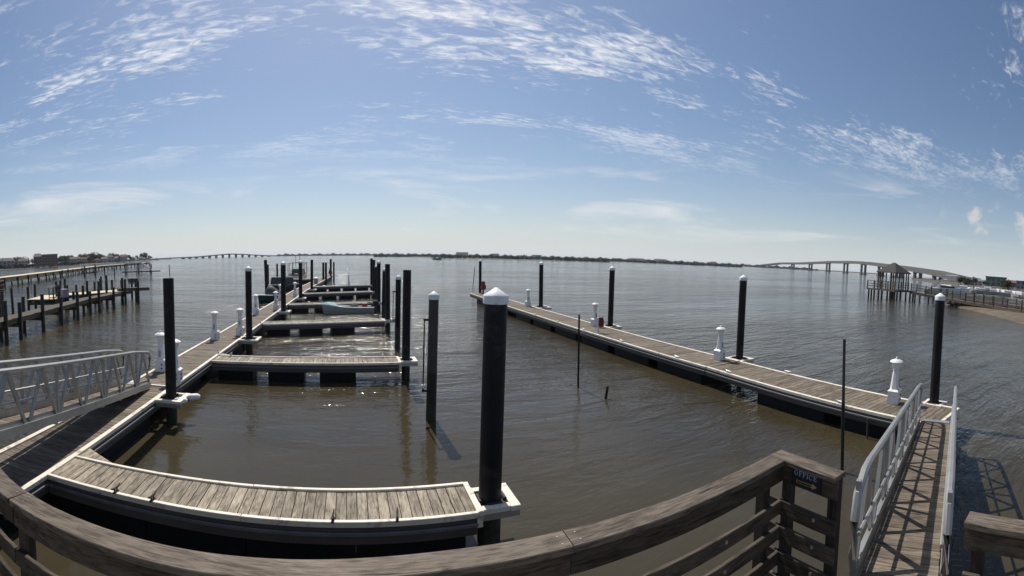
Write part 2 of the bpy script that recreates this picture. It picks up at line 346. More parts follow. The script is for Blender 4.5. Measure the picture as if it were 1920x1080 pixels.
# ------------------------------------------------------------------ floating docks
DZ = 0.66                                  # deck height above the water
CLEAT_ME = {}
def cleat_mesh(mat):
    if mat.name not in CLEAT_ME:
        mb = MB(); mb.box(-.09, .09, -.03, .03, 0, .02); mb.tube([(-.05, 0, .015), (-.045, 0, .07)], .018, 6); mb.tube([(.05, 0, .015), (.045, 0, .07)], .018, 6)
        mb.tube([(-.17, 0, .10), (-.08, 0, .075), (.08, 0, .075), (.17, 0, .10)], [.012, .022, .022, .012], 6)
        CLEAT_ME[mat.name] = mb.mesh('cleat', mat, True)
    return CLEAT_ME[mat.name]
PL = {}
def plank_mesh(width, pitch, gap, mat, thick=0.04):
    key = (round(width, 3), round(pitch, 3), mat.name)
    if key not in PL:
        PL[key] = [MB().box(-(pitch - gap) / 2 + random.uniform(0, .002), (pitch - gap) / 2, -width / 2 + random.uniform(-.006, .006), width / 2 + random.uniform(-.006, .006), -thick, 0.0, bev=0.004).mesh('plank', mat) for _ in range(3)]
    return PL[key]
def dock(name, label, cat, A, B, width, group=None, pitch=0.16, trim=0.11, floats=None, cleats=(), cleat_mat=None, end_trim=(False, True), gusset=False, plank_mat=None):
    """deck from A to B (centre line of its two ends); local x runs along it"""
    A, B = Vector((A[0], A[1], 0)), Vector((B[0], B[1], 0)); d = B - A; Ln = d.length; rz = math.atan2(d.y, d.x)
    t_ = thing(name, label, cat, (A.x, A.y, 0), rz, group)
    pw = width - 2 * trim
    n = int(Ln / pitch); pit = Ln / n; pm = plank_mesh(pw, pit, 0.008, plank_mat or DECK)
    for i in range(n):
        o = ob('plank', random.choice(pm), t_, ((i + .5) * pit, 0, DZ + random.uniform(-.003, .003)))
        o.rotation_euler = (random.uniform(-.004, .004), 0, random.uniform(-.003, .003) + (math.pi if random.random() < .5 else 0))
    for s in (-1, 1):
        y0, y1 = sorted((s * width / 2, s * (width / 2 - trim + .004)))
        seg = max(1, int(Ln / 3.1)); sl = Ln / seg
        for k in range(seg):
            ob('edge_board', MB().box(k * sl + .004, (k + 1) * sl - .004, y0, y1, DZ - .045, DZ + .035 + random.uniform(-.003, .003), .006).mesh('edge_board', TRIM), t_)
        yo = s * (width / 2 - .012); yi = s * (width / 2 - .075)
        ob('fascia', MB().box(.02, Ln - .02, min(yo, yi), max(yo, yi), DZ - .30, DZ - .048).mesh('fascia', FASC), t_)
        ob('rub_strip', MB().box(.01, Ln - .01, *sorted((s * (width / 2 - .008), s * (width / 2 + .022))), DZ - .165, DZ - .115, .01).mesh('rub_strip', RUBS), t_)
    for e, x0 in ((end_trim[0], 0.0), (end_trim[1], Ln)):
        if e: ob('end_board', MB().box(x0 - .02, x0 + .07, -width / 2 + trim * .2, width / 2 - trim * .2, DZ - .20, DZ + .038, .006).mesh('end_board', TRIM), t_)
    fl = floats or (1.25, 0.55); x = 0.25
    fm = MB().box(0, fl[0], -width / 2 + .10, width / 2 - .10, -.25, DZ - .302, .03).mesh('float_tub', FLOAT)
    while x + fl[0] < Ln:
        ob('float_tub', fm, t_, (x, 0, 0)); x += fl[0] + fl[1]
    for cx, s in cleats:
        q = ob('cleat', cleat_mesh(cleat_mat or GALV), t_, (cx, s * (width / 2 - trim / 2), DZ + .034), math.pi / 2 - .12 if cleat_mat else 0); q.scale = (.7, .7, 1.0) if cleat_mat else (.85, .85, .85)
    if gusset:
        for s in (1,):
            g = [(0.0, s * width / 2), (.80, s * width / 2), (0.0, s * (width / 2 + .42))]
            if s < 0: g = g[::-1]
            ob('gusset', MB().prism([(x_ + .01, y_ + s * .03) for x_, y_ in g], DZ - .06, DZ - .004).mesh('gusset', DECK), t_)
    return t_
def guide(parent, x, y, rz, arm=0.42, hole=0.50, mat=TRIM):
    """pile hoop bolted to a dock: two arms, an outer bar and rubbing rollers; local +x points away from the dock"""
    h_ = hole / 2; mb = MB()
    mb.box(-.02, .05, -h_ - .14, h_ + .14, DZ - .03, DZ + .045, .008)
    for s in (-1, 1): mb.box(.05, .05 + hole, *sorted((s * h_, s * (h_ + .12))), DZ - .03, DZ + .043, .008)
    mb.box(.05 + hole, .20 + hole, -h_ - .14, h_ + .14, DZ - .03, DZ + .045, .008)
    g = ob('pile_guide', mb.mesh('pile_guide', mat), parent, (x, y, 0), rz)
    for xx, yy, ax in ((.07, 0, 'y'), (.03 + hole, 0, 'y'), (.05 + h_, h_ - .01, 'x'), (.05 + h_, -h_ + .01, 'x')):
        pts = [(xx, yy - .11, DZ + .03), (xx, yy + .11, DZ + .03)] if ax == 'y' else [(xx - .11, yy, DZ + .03), (xx + .11, yy, DZ + .03)]
        ob('roller', MB().tube(pts, .035, 8).mesh('roller', DARK, True), g)
    for s in (-1, 1): ob('support_arm', MB().box(.0, .20 + hole, *sorted((s * (h_ + .03), s * (h_ + .10))), DZ - .14, DZ - .032).mesh('support_arm', GALV), g)
    return g
def pile_local(dk, P_):
    """position of a world point in a dock's own frame"""
    c, s = math.cos(dk.rotation_euler.z), math.sin(dk.rotation_euler.z)
    dx, dy = P_[0] - dk.location.x, P_[1] - dk.location.y
    return (c * dx + s * dy, -s * dx + c * dy)

ORD = ['first', 'second', 'third', 'fourth', 'fifth', 'sixth']
FG = 'finger docks of the left walkway'
F_spec = [((-4.98, 6.56), (1.80, 6.60), .94), ((-4.98, 15.92), (1.62, 16.02), 1.0), ((-4.94, 24.75), (1.75, 26.1), 1.0),
          ((-4.84, 34.5), (1.80, 35.95), 1.0), ((-4.76, 44.05), (1.9, 46.6), 1.0), ((-4.6, 53.9), (2.1, 56.5), 1.0)]
F_end = [(2.08, 6.50), (1.90, 15.98), (2.04, 26.15), (2.09, 36.0), (2.19, 46.7), (2.40, 56.6)]
F_note = ['nearest the railing, dark cleats along its edge', 'second out from the timber railing', 'between the second finger dock and the skiff',
          'with the small skiff tied alongside', 'just beyond the one with the skiff', 'outermost, carrying a short white pedestal']
F_cl = [[(1.36, -1), (2.0, -1), (4.7, -1), (5.6, -1)], [(.5, 1), (3.1, 1), (6.1, 1)], [(1.6, -1), (3.4, 1), (5.2, -1)], [(1.2, -1), (4.2, -1)], [(2.0, -1), (4.4, -1)], [(2.6, -1)]]
fingers = []
for i, (A, B, wd) in enumerate(F_spec):
    dk = dock('finger_dock', 'wood-planked floating finger dock with cream edges, ' + F_note[i], 'dock', A, B, wd, FG, pitch=0.155 if i < 2 else 0.19,
              trim=.07, cleats=F_cl[i], floats=(1.58, .015) if i == 0 else None, cleat_mat=CLEATD if i == 0 else GALV, gusset=(i < 2))
    lx, ly = pile_local(dk, F_end[i]); guide(dk, (Vector(B) - Vector(A)).length + .03, ly, 0, hole=.43)
    fingers.append(dk)

MW = 'floating walkway sections on the left'
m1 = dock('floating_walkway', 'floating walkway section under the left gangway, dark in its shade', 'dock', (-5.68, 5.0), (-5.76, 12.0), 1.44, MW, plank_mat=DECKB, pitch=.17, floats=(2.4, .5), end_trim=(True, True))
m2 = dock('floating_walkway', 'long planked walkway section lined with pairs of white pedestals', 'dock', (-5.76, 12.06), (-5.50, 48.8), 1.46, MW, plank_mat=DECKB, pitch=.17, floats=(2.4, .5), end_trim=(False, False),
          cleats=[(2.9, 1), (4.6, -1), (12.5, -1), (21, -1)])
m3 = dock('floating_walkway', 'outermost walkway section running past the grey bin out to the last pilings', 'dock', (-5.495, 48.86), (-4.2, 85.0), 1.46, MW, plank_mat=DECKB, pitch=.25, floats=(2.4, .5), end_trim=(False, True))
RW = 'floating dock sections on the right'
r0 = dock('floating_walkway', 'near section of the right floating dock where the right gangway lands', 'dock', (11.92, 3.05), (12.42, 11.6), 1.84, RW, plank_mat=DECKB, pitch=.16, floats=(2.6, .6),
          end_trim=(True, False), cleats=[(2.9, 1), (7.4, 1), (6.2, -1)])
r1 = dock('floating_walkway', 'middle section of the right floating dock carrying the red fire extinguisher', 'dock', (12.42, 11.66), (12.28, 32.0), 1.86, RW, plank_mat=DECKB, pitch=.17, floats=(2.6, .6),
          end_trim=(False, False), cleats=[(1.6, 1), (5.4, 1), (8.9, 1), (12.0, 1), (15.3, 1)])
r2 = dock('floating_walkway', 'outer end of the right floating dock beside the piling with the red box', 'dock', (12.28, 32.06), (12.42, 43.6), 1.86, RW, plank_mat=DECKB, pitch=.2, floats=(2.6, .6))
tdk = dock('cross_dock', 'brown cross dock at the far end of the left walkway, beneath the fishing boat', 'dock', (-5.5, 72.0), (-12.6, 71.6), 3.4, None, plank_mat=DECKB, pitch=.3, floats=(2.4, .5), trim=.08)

# ------------------------------------------------------------------ pilings
def piling(label, base, top_, dia, cap=True, mat=PILE, wet=None, group='dock pilings', rod=None):
    """round piling from the mud to its top; base and top are points on its axis"""
    b_, t_ = Vector(base), Vector(top_); d = (t_ - b_).normalized()
    o = thing('piling', label, 'piling', tuple(b_), 0, group); o.rotation_euler = Vector((0, 0, 1)).rotation_difference(d).to_euler(); Ln = (t_ - b_).length
    r = dia / 2; capz = Ln - (r * 0.62 + .07 if cap else 0)
    z0 = -2.0 - b_.z
    if wet:
        zw = wet - b_.z
        ob('wet_base', MB().lathe([(r * 1.005, z0), (r * 1.005, zw)], 20).mesh('wet_base', PILEWET, True), o)
        ob('shaft', MB().lathe([(r, zw), (r * .97, capz)], 20).mesh('shaft', mat, True), o)
    else:
        ob('shaft', MB().lathe([(r, z0), (r, capz - .03 if cap else capz - .02), (r * .96, capz)], 20).mesh('shaft', mat, True), o)
    ob('tide_band', MB().lathe([(r * 1.015, -.3 - b_.z), (r * 1.03, .1 - b_.z), (r * 1.015, .42 - b_.z), (r * 1.004, .5 - b_.z)], 20).mesh('tide_band', TIDE, True), o)
    if cap:
        ob('cap', MB().lathe([(r * 1.10, capz - .06), (r * 1.12, capz + .05), (r * 1.06, capz + .07), (r * .5, capz + .07 + r * .33), (.02, Ln)], 20).mesh('cap', CAPW, True), o)
    if rod:
        zb, zt = rod; x = -r - .10
        rd = ob('slide_rod', MB().tube([(x, 0, zb), (x, 0, zt)], .018, 6).mesh('slide_rod', DARK, True), o)
        for z in (zb + .05, zt - .02): ob('bracket', MB().box(x - .03, -r + .02, -.03, .03, z - .03, z + .03).mesh('bracket', DARK), rd)
        ob('ring', MB().lathe([(.025, zb + .10), (.05, zb + .12), (.05, zb + .20), (.025, zb + .22)], 8, (x, 0)).mesh('ring', CAPW, True), rd)
    return o
D = DZ
# finger-end pilings
ends = [('thick black piling with white cone cap on the finger dock nearest the railing', .35, True, 3.93), ('flat-topped black piling at the end of the second finger dock', .29, False, 3.87), ('flat-topped black piling at the end of the third finger dock', .29, False, 3.87),
        ('black piling with white cap at the end of the fourth finger dock, by the skiff', .31, True, 3.95), ('flat-topped black piling at the end of the fifth finger dock', .30, False, 3.88), ('flat-topped black piling at the end of the outermost finger dock', .33, False, 3.93)]
for (lab, dia, cap, zt), (x, y) in zip(ends, F_end): piling(lab, (x, y, D), (x + random.uniform(-.02, .04), y, zt), dia, cap)
# mid-slip mooring pilings
piling('weathered grey mooring piling with wet foot and slide rod between first two finger docks', (2.09, 11.83, 0), (2.14, 11.83, 3.45), .27, mat=PILEG, wet=1.3, rod=(.75, 2.72))
piling('slim capped mooring piling with a slide rod between second and third finger docks', (2.12, 21.29, 0), (2.16, 21.29, 3.46), .26, wet=1.0, rod=(1.3, 2.7))
piling('slim capped mooring piling between third and fourth finger docks', (2.11, 30.9, 0), (2.18, 30.9, 3.5), .26, wet=1.0)
piling('slim capped mooring piling between fourth and fifth finger docks', (2.10, 40.0, 0), (2.12, 40.0, 3.52), .28, wet=1.0)
# pilings along the left walkway
def side_pile(dk, label, base, top_, dia, cap, side, hw=.72, **kw):
    o = piling(label, base, top_, dia, cap, **kw); lx, ly = pile_local(dk, base)
    guide(dk, lx, side * hw, side * math.pi / 2, hole=max(dia + .10, 2 * (abs(ly) - hw - .05)))
    return o
side_pile(m1, 'flat-topped black piling beside the foot of the left gangway', (-4.72, 11.10, D), (-4.70, 11.1, 3.87), .29, False, -1)
side_pile(m2, 'capped black piling on the left walkway between first and second pedestal pairs', (-4.60, 19.95, D), (-4.58, 19.95, 3.94), .29, True, -1)
side_pile(m2, 'capped black piling rising from the left walkway beside the third finger dock', (-4.56, 30.1, D), (-4.54, 30.1, 4.0), .34, True, -1)
side_pile(m2, 'capped black piling on the left walkway before the fifth finger dock', (-4.47, 39.5, D), (-4.45, 39.5, 3.94), .32, True, -1)
side_pile(m3, 'flat-topped black piling on the left walkway beside the outermost finger dock', (-4.36, 49.4, D), (-4.32, 49.4, 3.88), .30, False, -1)
for lab, x, y, zt, dia, cap in [('capped black piling beside the grey bin on the walkway', -4.36, 69.6, 3.42, .33, True), ('capped black piling standing tight against its twin near the grey bin', -3.96, 69.6, 3.42, .33, True),
                                ('tallest capped piling at the walkway end, red ring box at its foot', -3.7, 80.0, 3.85, .36, True), ('slim capped piling on the outer corner of the walkway end', -3.02, 76.1, 3.38, .28, True)]:
    piling(lab, (x, y, 0), (x, y, zt), dia, cap)
piling('flat-topped black piling behind the green skiff', (-10.2, 54.0, 0), (-10.28, 54.0, 3.88), .38, False)
piling('capped piling at the left corner of the cross dock', (-12.9, 69.6, 0), (-12.9, 69.6, 3.2), .34, True)
piling('capped piling on the outer edge of the cross dock', (-12.2, 74.2, 0), (-12.2, 74.2, 3.2), .30, True)
# right dock pilings
for dk, lab, b_, t_, dia in [(r2, 'capped piling at the outer tip of the right dock with a red box', (12.62, 43.95, D), (12.58, 43.95, 4.02), .28),
                             (r1, 'capped black piling on the right dock beside the outermost pedestal', (13.72, 31.3, D), (13.66, 31.3, 4.05), .31),
                             (r1, 'capped black piling on the right dock beside the fire extinguisher post', (13.66, 21.48, D), (13.65, 21.48, 4.02), .30),
                             (r1, 'capped black piling on the right dock midway between two white pedestals', (13.68, 11.95, D), (13.67, 11.95, 4.02), .29),
                             (r0, 'capped piling with a reddish sheen at the foot of the right gangway', (13.02, 3.82, D), (13.0, 3.85, 3.95), .28)]:
    if dk is r2: piling(lab, b_, t_, dia, True)
    elif dk is r0: piling(lab, b_, t_, dia, True); guide(r0, *pile_local(r0, (12.72, 3.82)), -math.pi / 2, hole=.36)
    else: side_pile(dk, lab, b_, t_, dia, True, -1, hw=.92)
# thin stakes standing in the water
def stake(label, base, top_, r, mat=PILEG, wetz=None):
    b_, t_ = Vector(base), Vector(top_); d = (t_ - b_); o = thing('stake', label, 'stake', tuple(b_), 0, 'thin stakes in the water')
    ob('pole', MB().tube([-d.normalized() * 1.2, (0, 0, 0), d * .6, d], [r, r, r * .95, r * .9], 8).mesh('pole', mat, True), o)
    if wetz: ob('wet_base', MB().tube([-d.normalized() * 1.2, d * wetz], r * 1.06, 8).mesh('wet_base', PILEWET, True), o)
stake('thin dark stake standing in open water before the middle of the right dock', (7.41, 13.55, 0), (7.37, 13.57, 2.49), .034, PILE)
stake('short broken stump just above the water beside the thin stake', (7.62, 12.09, 0), (7.68, 12.09, .39), .045, PILEWET)
stake('tall grey pole rising from the water behind the office sign', (8.82, 4.56, 0), (8.76, 4.68, 2.93), .036, PILEG, .52)
stake('short thin pole under the edge of the right dock', (11.0, 5.0, 0), (11.0, 5.02, .53), .026, PILEG)
stake('thin leaning pole in the water beyond the tip of the right dock', (17.38, 64.3, 0), (17.6, 64.3, 2.8), .05, PILEG)

# ------------------------------------------------------------------ power pedestals
PED = {}
def ped_meshes():
    mb = MB(); mb.prism([(-.21, -.17), (.21, -.17), (.21, .17), (-.21, .17)], 0, .40)
    mb.add([(-.225, -.185, .40), (.225, -.185, .40), (.225, .185, .40), (-.225, .185, .40), (-.225, -.185, .43), (.225, -.185, .43), (.225, .185, .43), (-.225, .185, .43), (-.13, -.12, .50), (.13, -.12, .50), (.13, .12, .50), (-.13, .12, .50)],
           [(3, 2, 1, 0), (0, 1, 5, 4), (1, 2, 6, 5), (2, 3, 7, 6), (3, 0, 4, 7), (4, 5, 9, 8), (5, 6, 10, 9), (6, 7, 11, 10), (7, 4, 8, 11), (8, 9, 10, 11)])
    PED['base'] = mb.mesh('base', PEDW)
    PED['tower'] = MB().lathe([(.165, .49), (.095, 1.08), (.105, 1.10), (.105, 1.13)], 8, rot=math.pi / 8).mesh('tower', PEDW)
    PED['panel'] = MB().add([(-.05, -.158, .56), (.05, -.158, .56), (.04, -.126, .80), (-.04, -.126, .80), (-.05, -.14, .56), (.05, -.14, .56), (.04, -.108, .80), (-.04, -.108, .80)],
                            [(0, 1, 2, 3), (7, 6, 5, 4), (0, 4, 5, 1), (1, 5, 6, 2), (2, 6, 7, 3), (3, 7, 4, 0)]).mesh('panel', PEDG)
    PED['lantern'] = MB().lathe([(.10, 1.13), (.145, 1.24), (.155, 1.36)], 8, rot=math.pi / 8).mesh('lantern', PEDW)
    PED['roof'] = MB().lathe([(.215, 1.355), (.225, 1.38), (.19, 1.42), (.10, 1.46), (.04, 1.475)], 12).mesh('roof', PEDW, True)
    PED['finial'] = MB().lathe([(.03, 1.47), (.035, 1.49), (.02, 1.505), (.035, 1.525), (.01, 1.55)], 8).mesh('finial', PEDW, True)
    PED['outlet'] = MB().lathe([(.032, 0), (.032, .03), (.025, .035)], 10).mesh('outlet', DARK)
ped_meshes()
PG = 'white dockside power pedestals'
def pedestal(label, x, y, rz, z=DZ, s=1.0):
    o = thing('power_pedestal', label, 'pedestal', (x, y, z), rz, PG); o.scale = (s, s, s)
    bs = ob('base', PED['base'], o)
    for xx in (.212,):
        for zz in (.14, .28):
            q = ob('outlet', PED['outlet'], bs, (xx - .006, -.04, zz)); q.rotation_euler = (0, math.pi / 2, 0)
    for zz in (.14, .28):
        q = ob('outlet', PED['outlet'], bs, (.08, -.164, zz)); q.rotation_euler = (math.pi / 2, 0, 0)
    tw = ob('tower', PED['tower'], o); ob('panel', PED['panel'], tw)
    ob('lantern', PED['lantern'], o); rf = ob('roof', PED['roof'], o); ob('finial', PED['finial'], rf)
    return o
for lab, x, y, rz in [('white lighthouse-shaped pedestal on the outer edge by the left gangway foot', -6.16, 13.73, .05), ('white lighthouse-shaped pedestal just behind the flat-topped piling by the left gangway', -5.22, 12.65, .05),
                      ('white pedestal on the open-water edge of the left walkway past the second finger dock', -6.1, 19.6, .05), ('white pedestal hard against the capped piling before the third finger dock', -5.24, 20.85, .05),
                      ('white pedestal on the open-water edge of the left walkway past the third finger dock', -6.08, 28.4, .05), ('white pedestal beside the thick capped piling past the third finger dock', -5.18, 30.75, .05),
                      ('white pedestal on the open-water edge of the left walkway near the green skiff', -6.05, 38.3, .05), ('white pedestal beside the capped piling before the fifth finger dock', -5.15, 41.1, .05),
                      ('white pedestal on the right dock nearest its outer tip', 12.96, 32.0, .1), ('white pedestal on the right dock next to the red fire extinguisher', 12.9, 21.9, .1),
                      ('white pedestal in the middle of the right dock', 12.9, 12.3, .1), ('white pedestal on the right dock beside the gangway handrail', 12.38, 4.85, .1)]:
    pedestal(lab, x, y, rz, s=.88)
o = pedestal('slim short white pedestal standing on the outermost finger dock', -.4, 55.55, .2, s=.88); o.scale = (.6, .6, .88)
# fire extinguisher post, red ring boxes, bucket, life ring
def extinguisher(label, x, y, name='fire_extinguisher', h_=.9):
    o = thing(name, label, 'fire extinguisher', (x, y, DZ), .2, 'red safety boxes')
    ob('post', MB().box(-.05, .05, -.05, .05, 0, h_, .01).mesh('post', PEDW), o)
    cb = ob('cabinet', MB().box(.0, .18, -.18, -.05, h_ * .42, h_ + .02, .02).mesh('cabinet', RED), o)
    ob('bracket', MB().box(-.05, .12, -.06, -.048, h_ * .5, h_ * .62).mesh('bracket', PEDG), o)
    ob('bottle', MB().lathe([(.05, h_ * .40), (.06, h_ * .45), (.06, h_ * .85), (.03, h_ * .95)], 10, (.12, -.215)).mesh('bottle', RED, True), cb)
extinguisher('red fire extinguisher cabinet on a white post on the right dock', 11.86, 19.8, h_=.78)
o = thing('life_ring_box', 'red life ring box on the piling at the tip of the right dock', 'safety box', (12.75, 43.3, DZ), 0, 'red safety boxes')
ob('box', MB().lathe([(.05, .35), (.28, .45), (.30, .75), (.16, 1.0), (.22, 1.15), (.05, 1.25)], 10).mesh('box', RED, True), o); ob('stand', MB().box(-.06, .06, -.06, .06, 0, .4).mesh('stand', DARK), o)
o = thing('life_ring_box', 'dark red ring box at the foot of the tallest piling on the walkway end', 'safety box', (-3.75, 79.5, DZ), 0, 'red safety boxes')
ob('box', MB().lathe([(.05, .3), (.32, .45), (.34, .8), (.18, 1.1), (.24, 1.3), (.05, 1.45)], 10).mesh('box', RED, True), o); ob('stand', MB().box(-.06, .06, -.06, .06, 0, .35).mesh('stand', DARK), o)
o = thing('bin', 'grey round bin with a white lid on the far end of the left walkway', 'bin', (-4.65, 59.0, DZ), 0)
ob('drum', MB().lathe([(.25, 0), (.29, .68)], 14).mesh('drum', PEDG, True), o); ob('lid', MB().lathe([(.31, .68), (.31, .76), (.2, .86), (.05, .88)], 14).mesh('lid', CAPW, True), o)
o = thing('life_ring', 'orange life ring hung on a post by the fishing boat', 'life ring', (-7.9, 72.4, DZ), 0)
mb = MB(); mb.tube([(.42 * math.cos(a * math.pi / 8), 0, 1.1 + .42 * math.sin(a * math.pi / 8)) for a in range(17)], .09, 8)
ob('ring', mb.mesh('ring', plain('ring_orange', (.55, .16, .06), .5)), o); ob('post', MB().box(-.04, .04, .09, .17, 0, 1.6).mesh('post', GALV), o)
# white mooring fenders beside the first walkway piling
for k, (x, y, r_) in enumerate([(-4.42, 11.02, .3), (-4.20, 11.42, .5)]):
    o = tag(ob('fender', MB().tube([(-.18, 0, 0), (-.15, 0, 0), (-.08, 0, 0), (.08, 0, 0), (.15, 0, 0), (.18, 0, 0)], [.03, .06, .085, .085, .06, .03], 12).mesh('fender', CAPW, True), None, (x, y, DZ - .02), r_),
            'dirty white cylinder fender lying at the foot of the flat-topped piling by the left gangway', 'fender', 'fenders by the left gangway')

# ------------------------------------------------------------------ gangways
def gangway(label, A, B, width, hgt, bays, name='gangway'):
    """aluminium truss gangway from A (shore end) to B (dock end)"""
    A, B = Vector(A), Vector(B); d = B - A; Lh = math.hypot(d.x, d.y)
    o = thing(name, label, 'gangway', tuple(A), math.atan2(d.y, d.x), 'aluminium gangways'); sl = d.z / Lh
    Z = lambda x: sl * x
    n = int(Lh / .145); pit = Lh / n; pm = plank_mesh(width - .12, pit, .006, DECKB, .03)
    for i in range(n):
        q = ob('plank', random.choice(pm), o, ((i + .5) * pit, 0, Z((i + .5) * pit) + random.uniform(-.002, .002))); q.rotation_euler = (0, -math.atan(sl), 0)
    for s in (-1, 1):
        y = s * width / 2
        tr = ob('side_truss', MB().bar((0, y, Z(0) + .02), (Lh, y, Z(Lh) + .02), .07, .16).mesh('side_truss', ALU), o)
        r = .25
        top_pts = [(-.02, y, .10), (-.10, y, .25), (-.10, y, hgt * .62), (-.02, y, hgt * .84), (r * 1.1, y, Z(r) + hgt - .02), (r * 2.2, y, Z(r * 2) + hgt)]
        top_pts += [(Lh * k / 8, y, Z(Lh * k / 8) + hgt) for k in range(1, 8)]
        top_pts += [(Lh - .30, y, Z(Lh) + hgt), (Lh - .08, y, Z(Lh) + hgt - .06), (Lh + .04, y, Z(Lh) + hgt * .80), (Lh - .02, y, Z(Lh) + hgt * .45)]
        ob('handrail', MB().tube(top_pts, .042, 8).mesh('handrail', ALU, True), tr)
        ob('mid_rail', MB().tube([(-.08, y - s * .045, hgt * .48), (Lh - .02, y - s * .045, Z(Lh) + hgt * .48)], .02, 6).mesh('mid_rail', ALU, True), tr)
        ob('kick_rail', MB().bar((0, y - s * .04, .14), (Lh, y - s * .04, Z(Lh) + .14), .012, .06).mesh('kick_rail', ALU), tr)
        bl = Lh / bays
        for k in range(bays):
            x0, xm, x1 = k * bl + .06, (k + .5) * bl, (k + 1) * bl - .06
            ob('diagonal', MB().bar((x0, y, Z(x0) + .08), (xm, y, Z(xm) + hgt - .03), .045, .065).mesh('diagonal', ALU), tr)
            ob('diagonal', MB().bar((xm, y, Z(xm) + hgt - .03), (x1, y, Z(x1) + .08), .045, .065).mesh('diagonal', ALU), tr)
        for k in range(0, bays + 1, 2): ob('upright', MB().box(k * bl - .03, k * bl + .03, y - .022, y + .022, Z(k * bl) + .05, Z(k * bl) + hgt - .03).mesh('upright', ALU), tr)
    for k in range(bays + 1):
        x = Lh * k / bays; ob('cross_beam', MB().box(x - .03, x + .03, -width / 2 + .036, width / 2 - .036, Z(x) - .12, Z(x) - .045).mesh('cross_beam', ALU), o)
    ob('hinge_plate', MB().bar((Lh - .05, 0, Z(Lh) + .012), (Lh + .40, 0, DZ - A.z + .045), width - .2, .012).mesh('hinge_plate', ALU), o)
    return o
gangway('aluminium gangway with zigzag truss rails running down beside the office sign', (3.98, 1.40, 1.50), (11.0, 3.14, .78), .86, .97, 8)
gangway('aluminium gangway with zigzag truss rails descending to the left walkway', (-5.21, 2.74, 2.03), (-6.05, 11.70, .75), .82, 1.03, 9)

# ------------------------------------------------------------------ wharf deck and timber railing by the camera
dk = tag(ob('wharf_deck', MB().box(-10, 3.38, -6, 2.24, 1.14, 1.38).mesh('wharf_deck', OLDW)), kind='structure')
for i in range(50):
    x = -10 + (i + .5) * .2676
    ob('plank', plank_mesh(8.2, .2676, .01, DECK)[0], dk, (x, -1.86, 1.42))
ld = thing('gangway_landing', 'raised timber landing at the shore end of the left gangway', 'landing', (-5.2, 1.9, 0))
ob('platform', MB().box(-.8, .8, -.8, .78, 1.80, 1.95).mesh('platform', OLDW), ld)
for x in (-.7, .7):
    for y in (-.7, .7): ob('post', MB().box(x - .07, x + .07, y - .07, y + .07, 1.42, 1.798).mesh('post', POSTW), ld)
def rail_run(root, P0, P1, inward, cap_splits, posts, slat_tops, top=2.64, cap_w=.178, foot=1.0):
    """fence run: P0-P1 is the outer edge of the cap; 'inward' is the unit vector towards the deck"""
    P0, P1, inw = Vector((*P0, 0)), Vector((*P1, 0)), Vector((*inward, 0)); d = P1 - P0; Ln = d.length; u = d / Ln
    ang = math.atan2(u.y, u.x); s = 1 if Vector((-u.y, u.x, 0)).dot(inw) > 0 else -1
    base = P0
    def put(name, me, parent=None, loc=(0, 0, 0)):
        q = ob(name, me, root); q.location = base + u * loc[0] + Vector((-u.y, u.x, 0)) * loc[1] + Vector((0, 0, loc[2])); q.rotation_euler = (0, 0, ang); return q
    cuts = [0] + list(cap_splits) + [Ln]
    for a, b_ in zip(cuts[:-1], cuts[1:]):
        h_ = (b_ - a) / 2 - .003; y0, y1 = sorted((0, s * cap_w))
        c = put('cap_board', MB().box(-h_, h_, y0, y1, -.042, 0, .006).mesh('cap_board', RAILW), None, ((a + b_) / 2, 0, top + random.uniform(-.003, .003)))
        for e in (-h_ + .07, h_ - .07):
            for yy in (.05, .14):
                if h_ > .3: ob('screw', SCREW, c, (e, s * yy, .001))
    y0, y1 = sorted((s * .105, s * .142))
    for a, b_ in zip(cuts[:-1], cuts[1:]):
        h_ = (b_ - a) / 2 - .004
        put('top_rail', MB().box(-h_, h_, y0, y1, -.17, 0, .004).mesh('top_rail', RAILSHADE), None, ((a + b_) / 2, 0, top - .044))
        for zt in slat_tops:
            q = put('slat', MB().box(-h_, h_, y0, y1, -.14, 0, .005).mesh('slat', RAILSHADE), None, ((a + b_) / 2 + random.uniform(-.002, .002), 0, zt))
            k = -h_ + .5
            while k < h_: ob('bolt', BOLT, q, (k, s * .142, -.05)); k += 1.1
    for x in posts:
        y0p, y1p = sorted((s * .014, s * .103))
        put('post', MB().box(-.045, .045, y0p, y1p, foot - top + .044, 0).mesh('post', POSTW), None, (x, 0, top - .046))
def swept(pts, o0, o1, z0, z1, bev=.005):
    """board following a gently bowed line; o0..o1 are offsets towards the deck (-y side)"""
    mb = MB(); n = len(pts); vs_ = []; f = []
    for i, p in enumerate(pts):
        d = (pts[min(i + 1, n - 1)] - pts[max(i - 1, 0)]).normalized(); nn = Vector((d.y, -d.x, 0))
        for o_, z in ((o0, z0), (o1, z0), (o1, z1 - bev), (o1 - bev, z1), (o0 + bev, z1), (o0, z1 - bev)): vs_.append(p + nn * o_ + Vector((0, 0, z)))
    for i in range(n - 1):
        for j in range(6): f.append((i * 6 + j, i * 6 + (j + 1) % 6, (i + 1) * 6 + (j + 1) % 6, (i + 1) * 6 + j))
    f.append(tuple(range(6))); f.append(tuple(range(n * 6 - 1, n * 6 - 7, -1)))
    return mb.add(vs_, f)
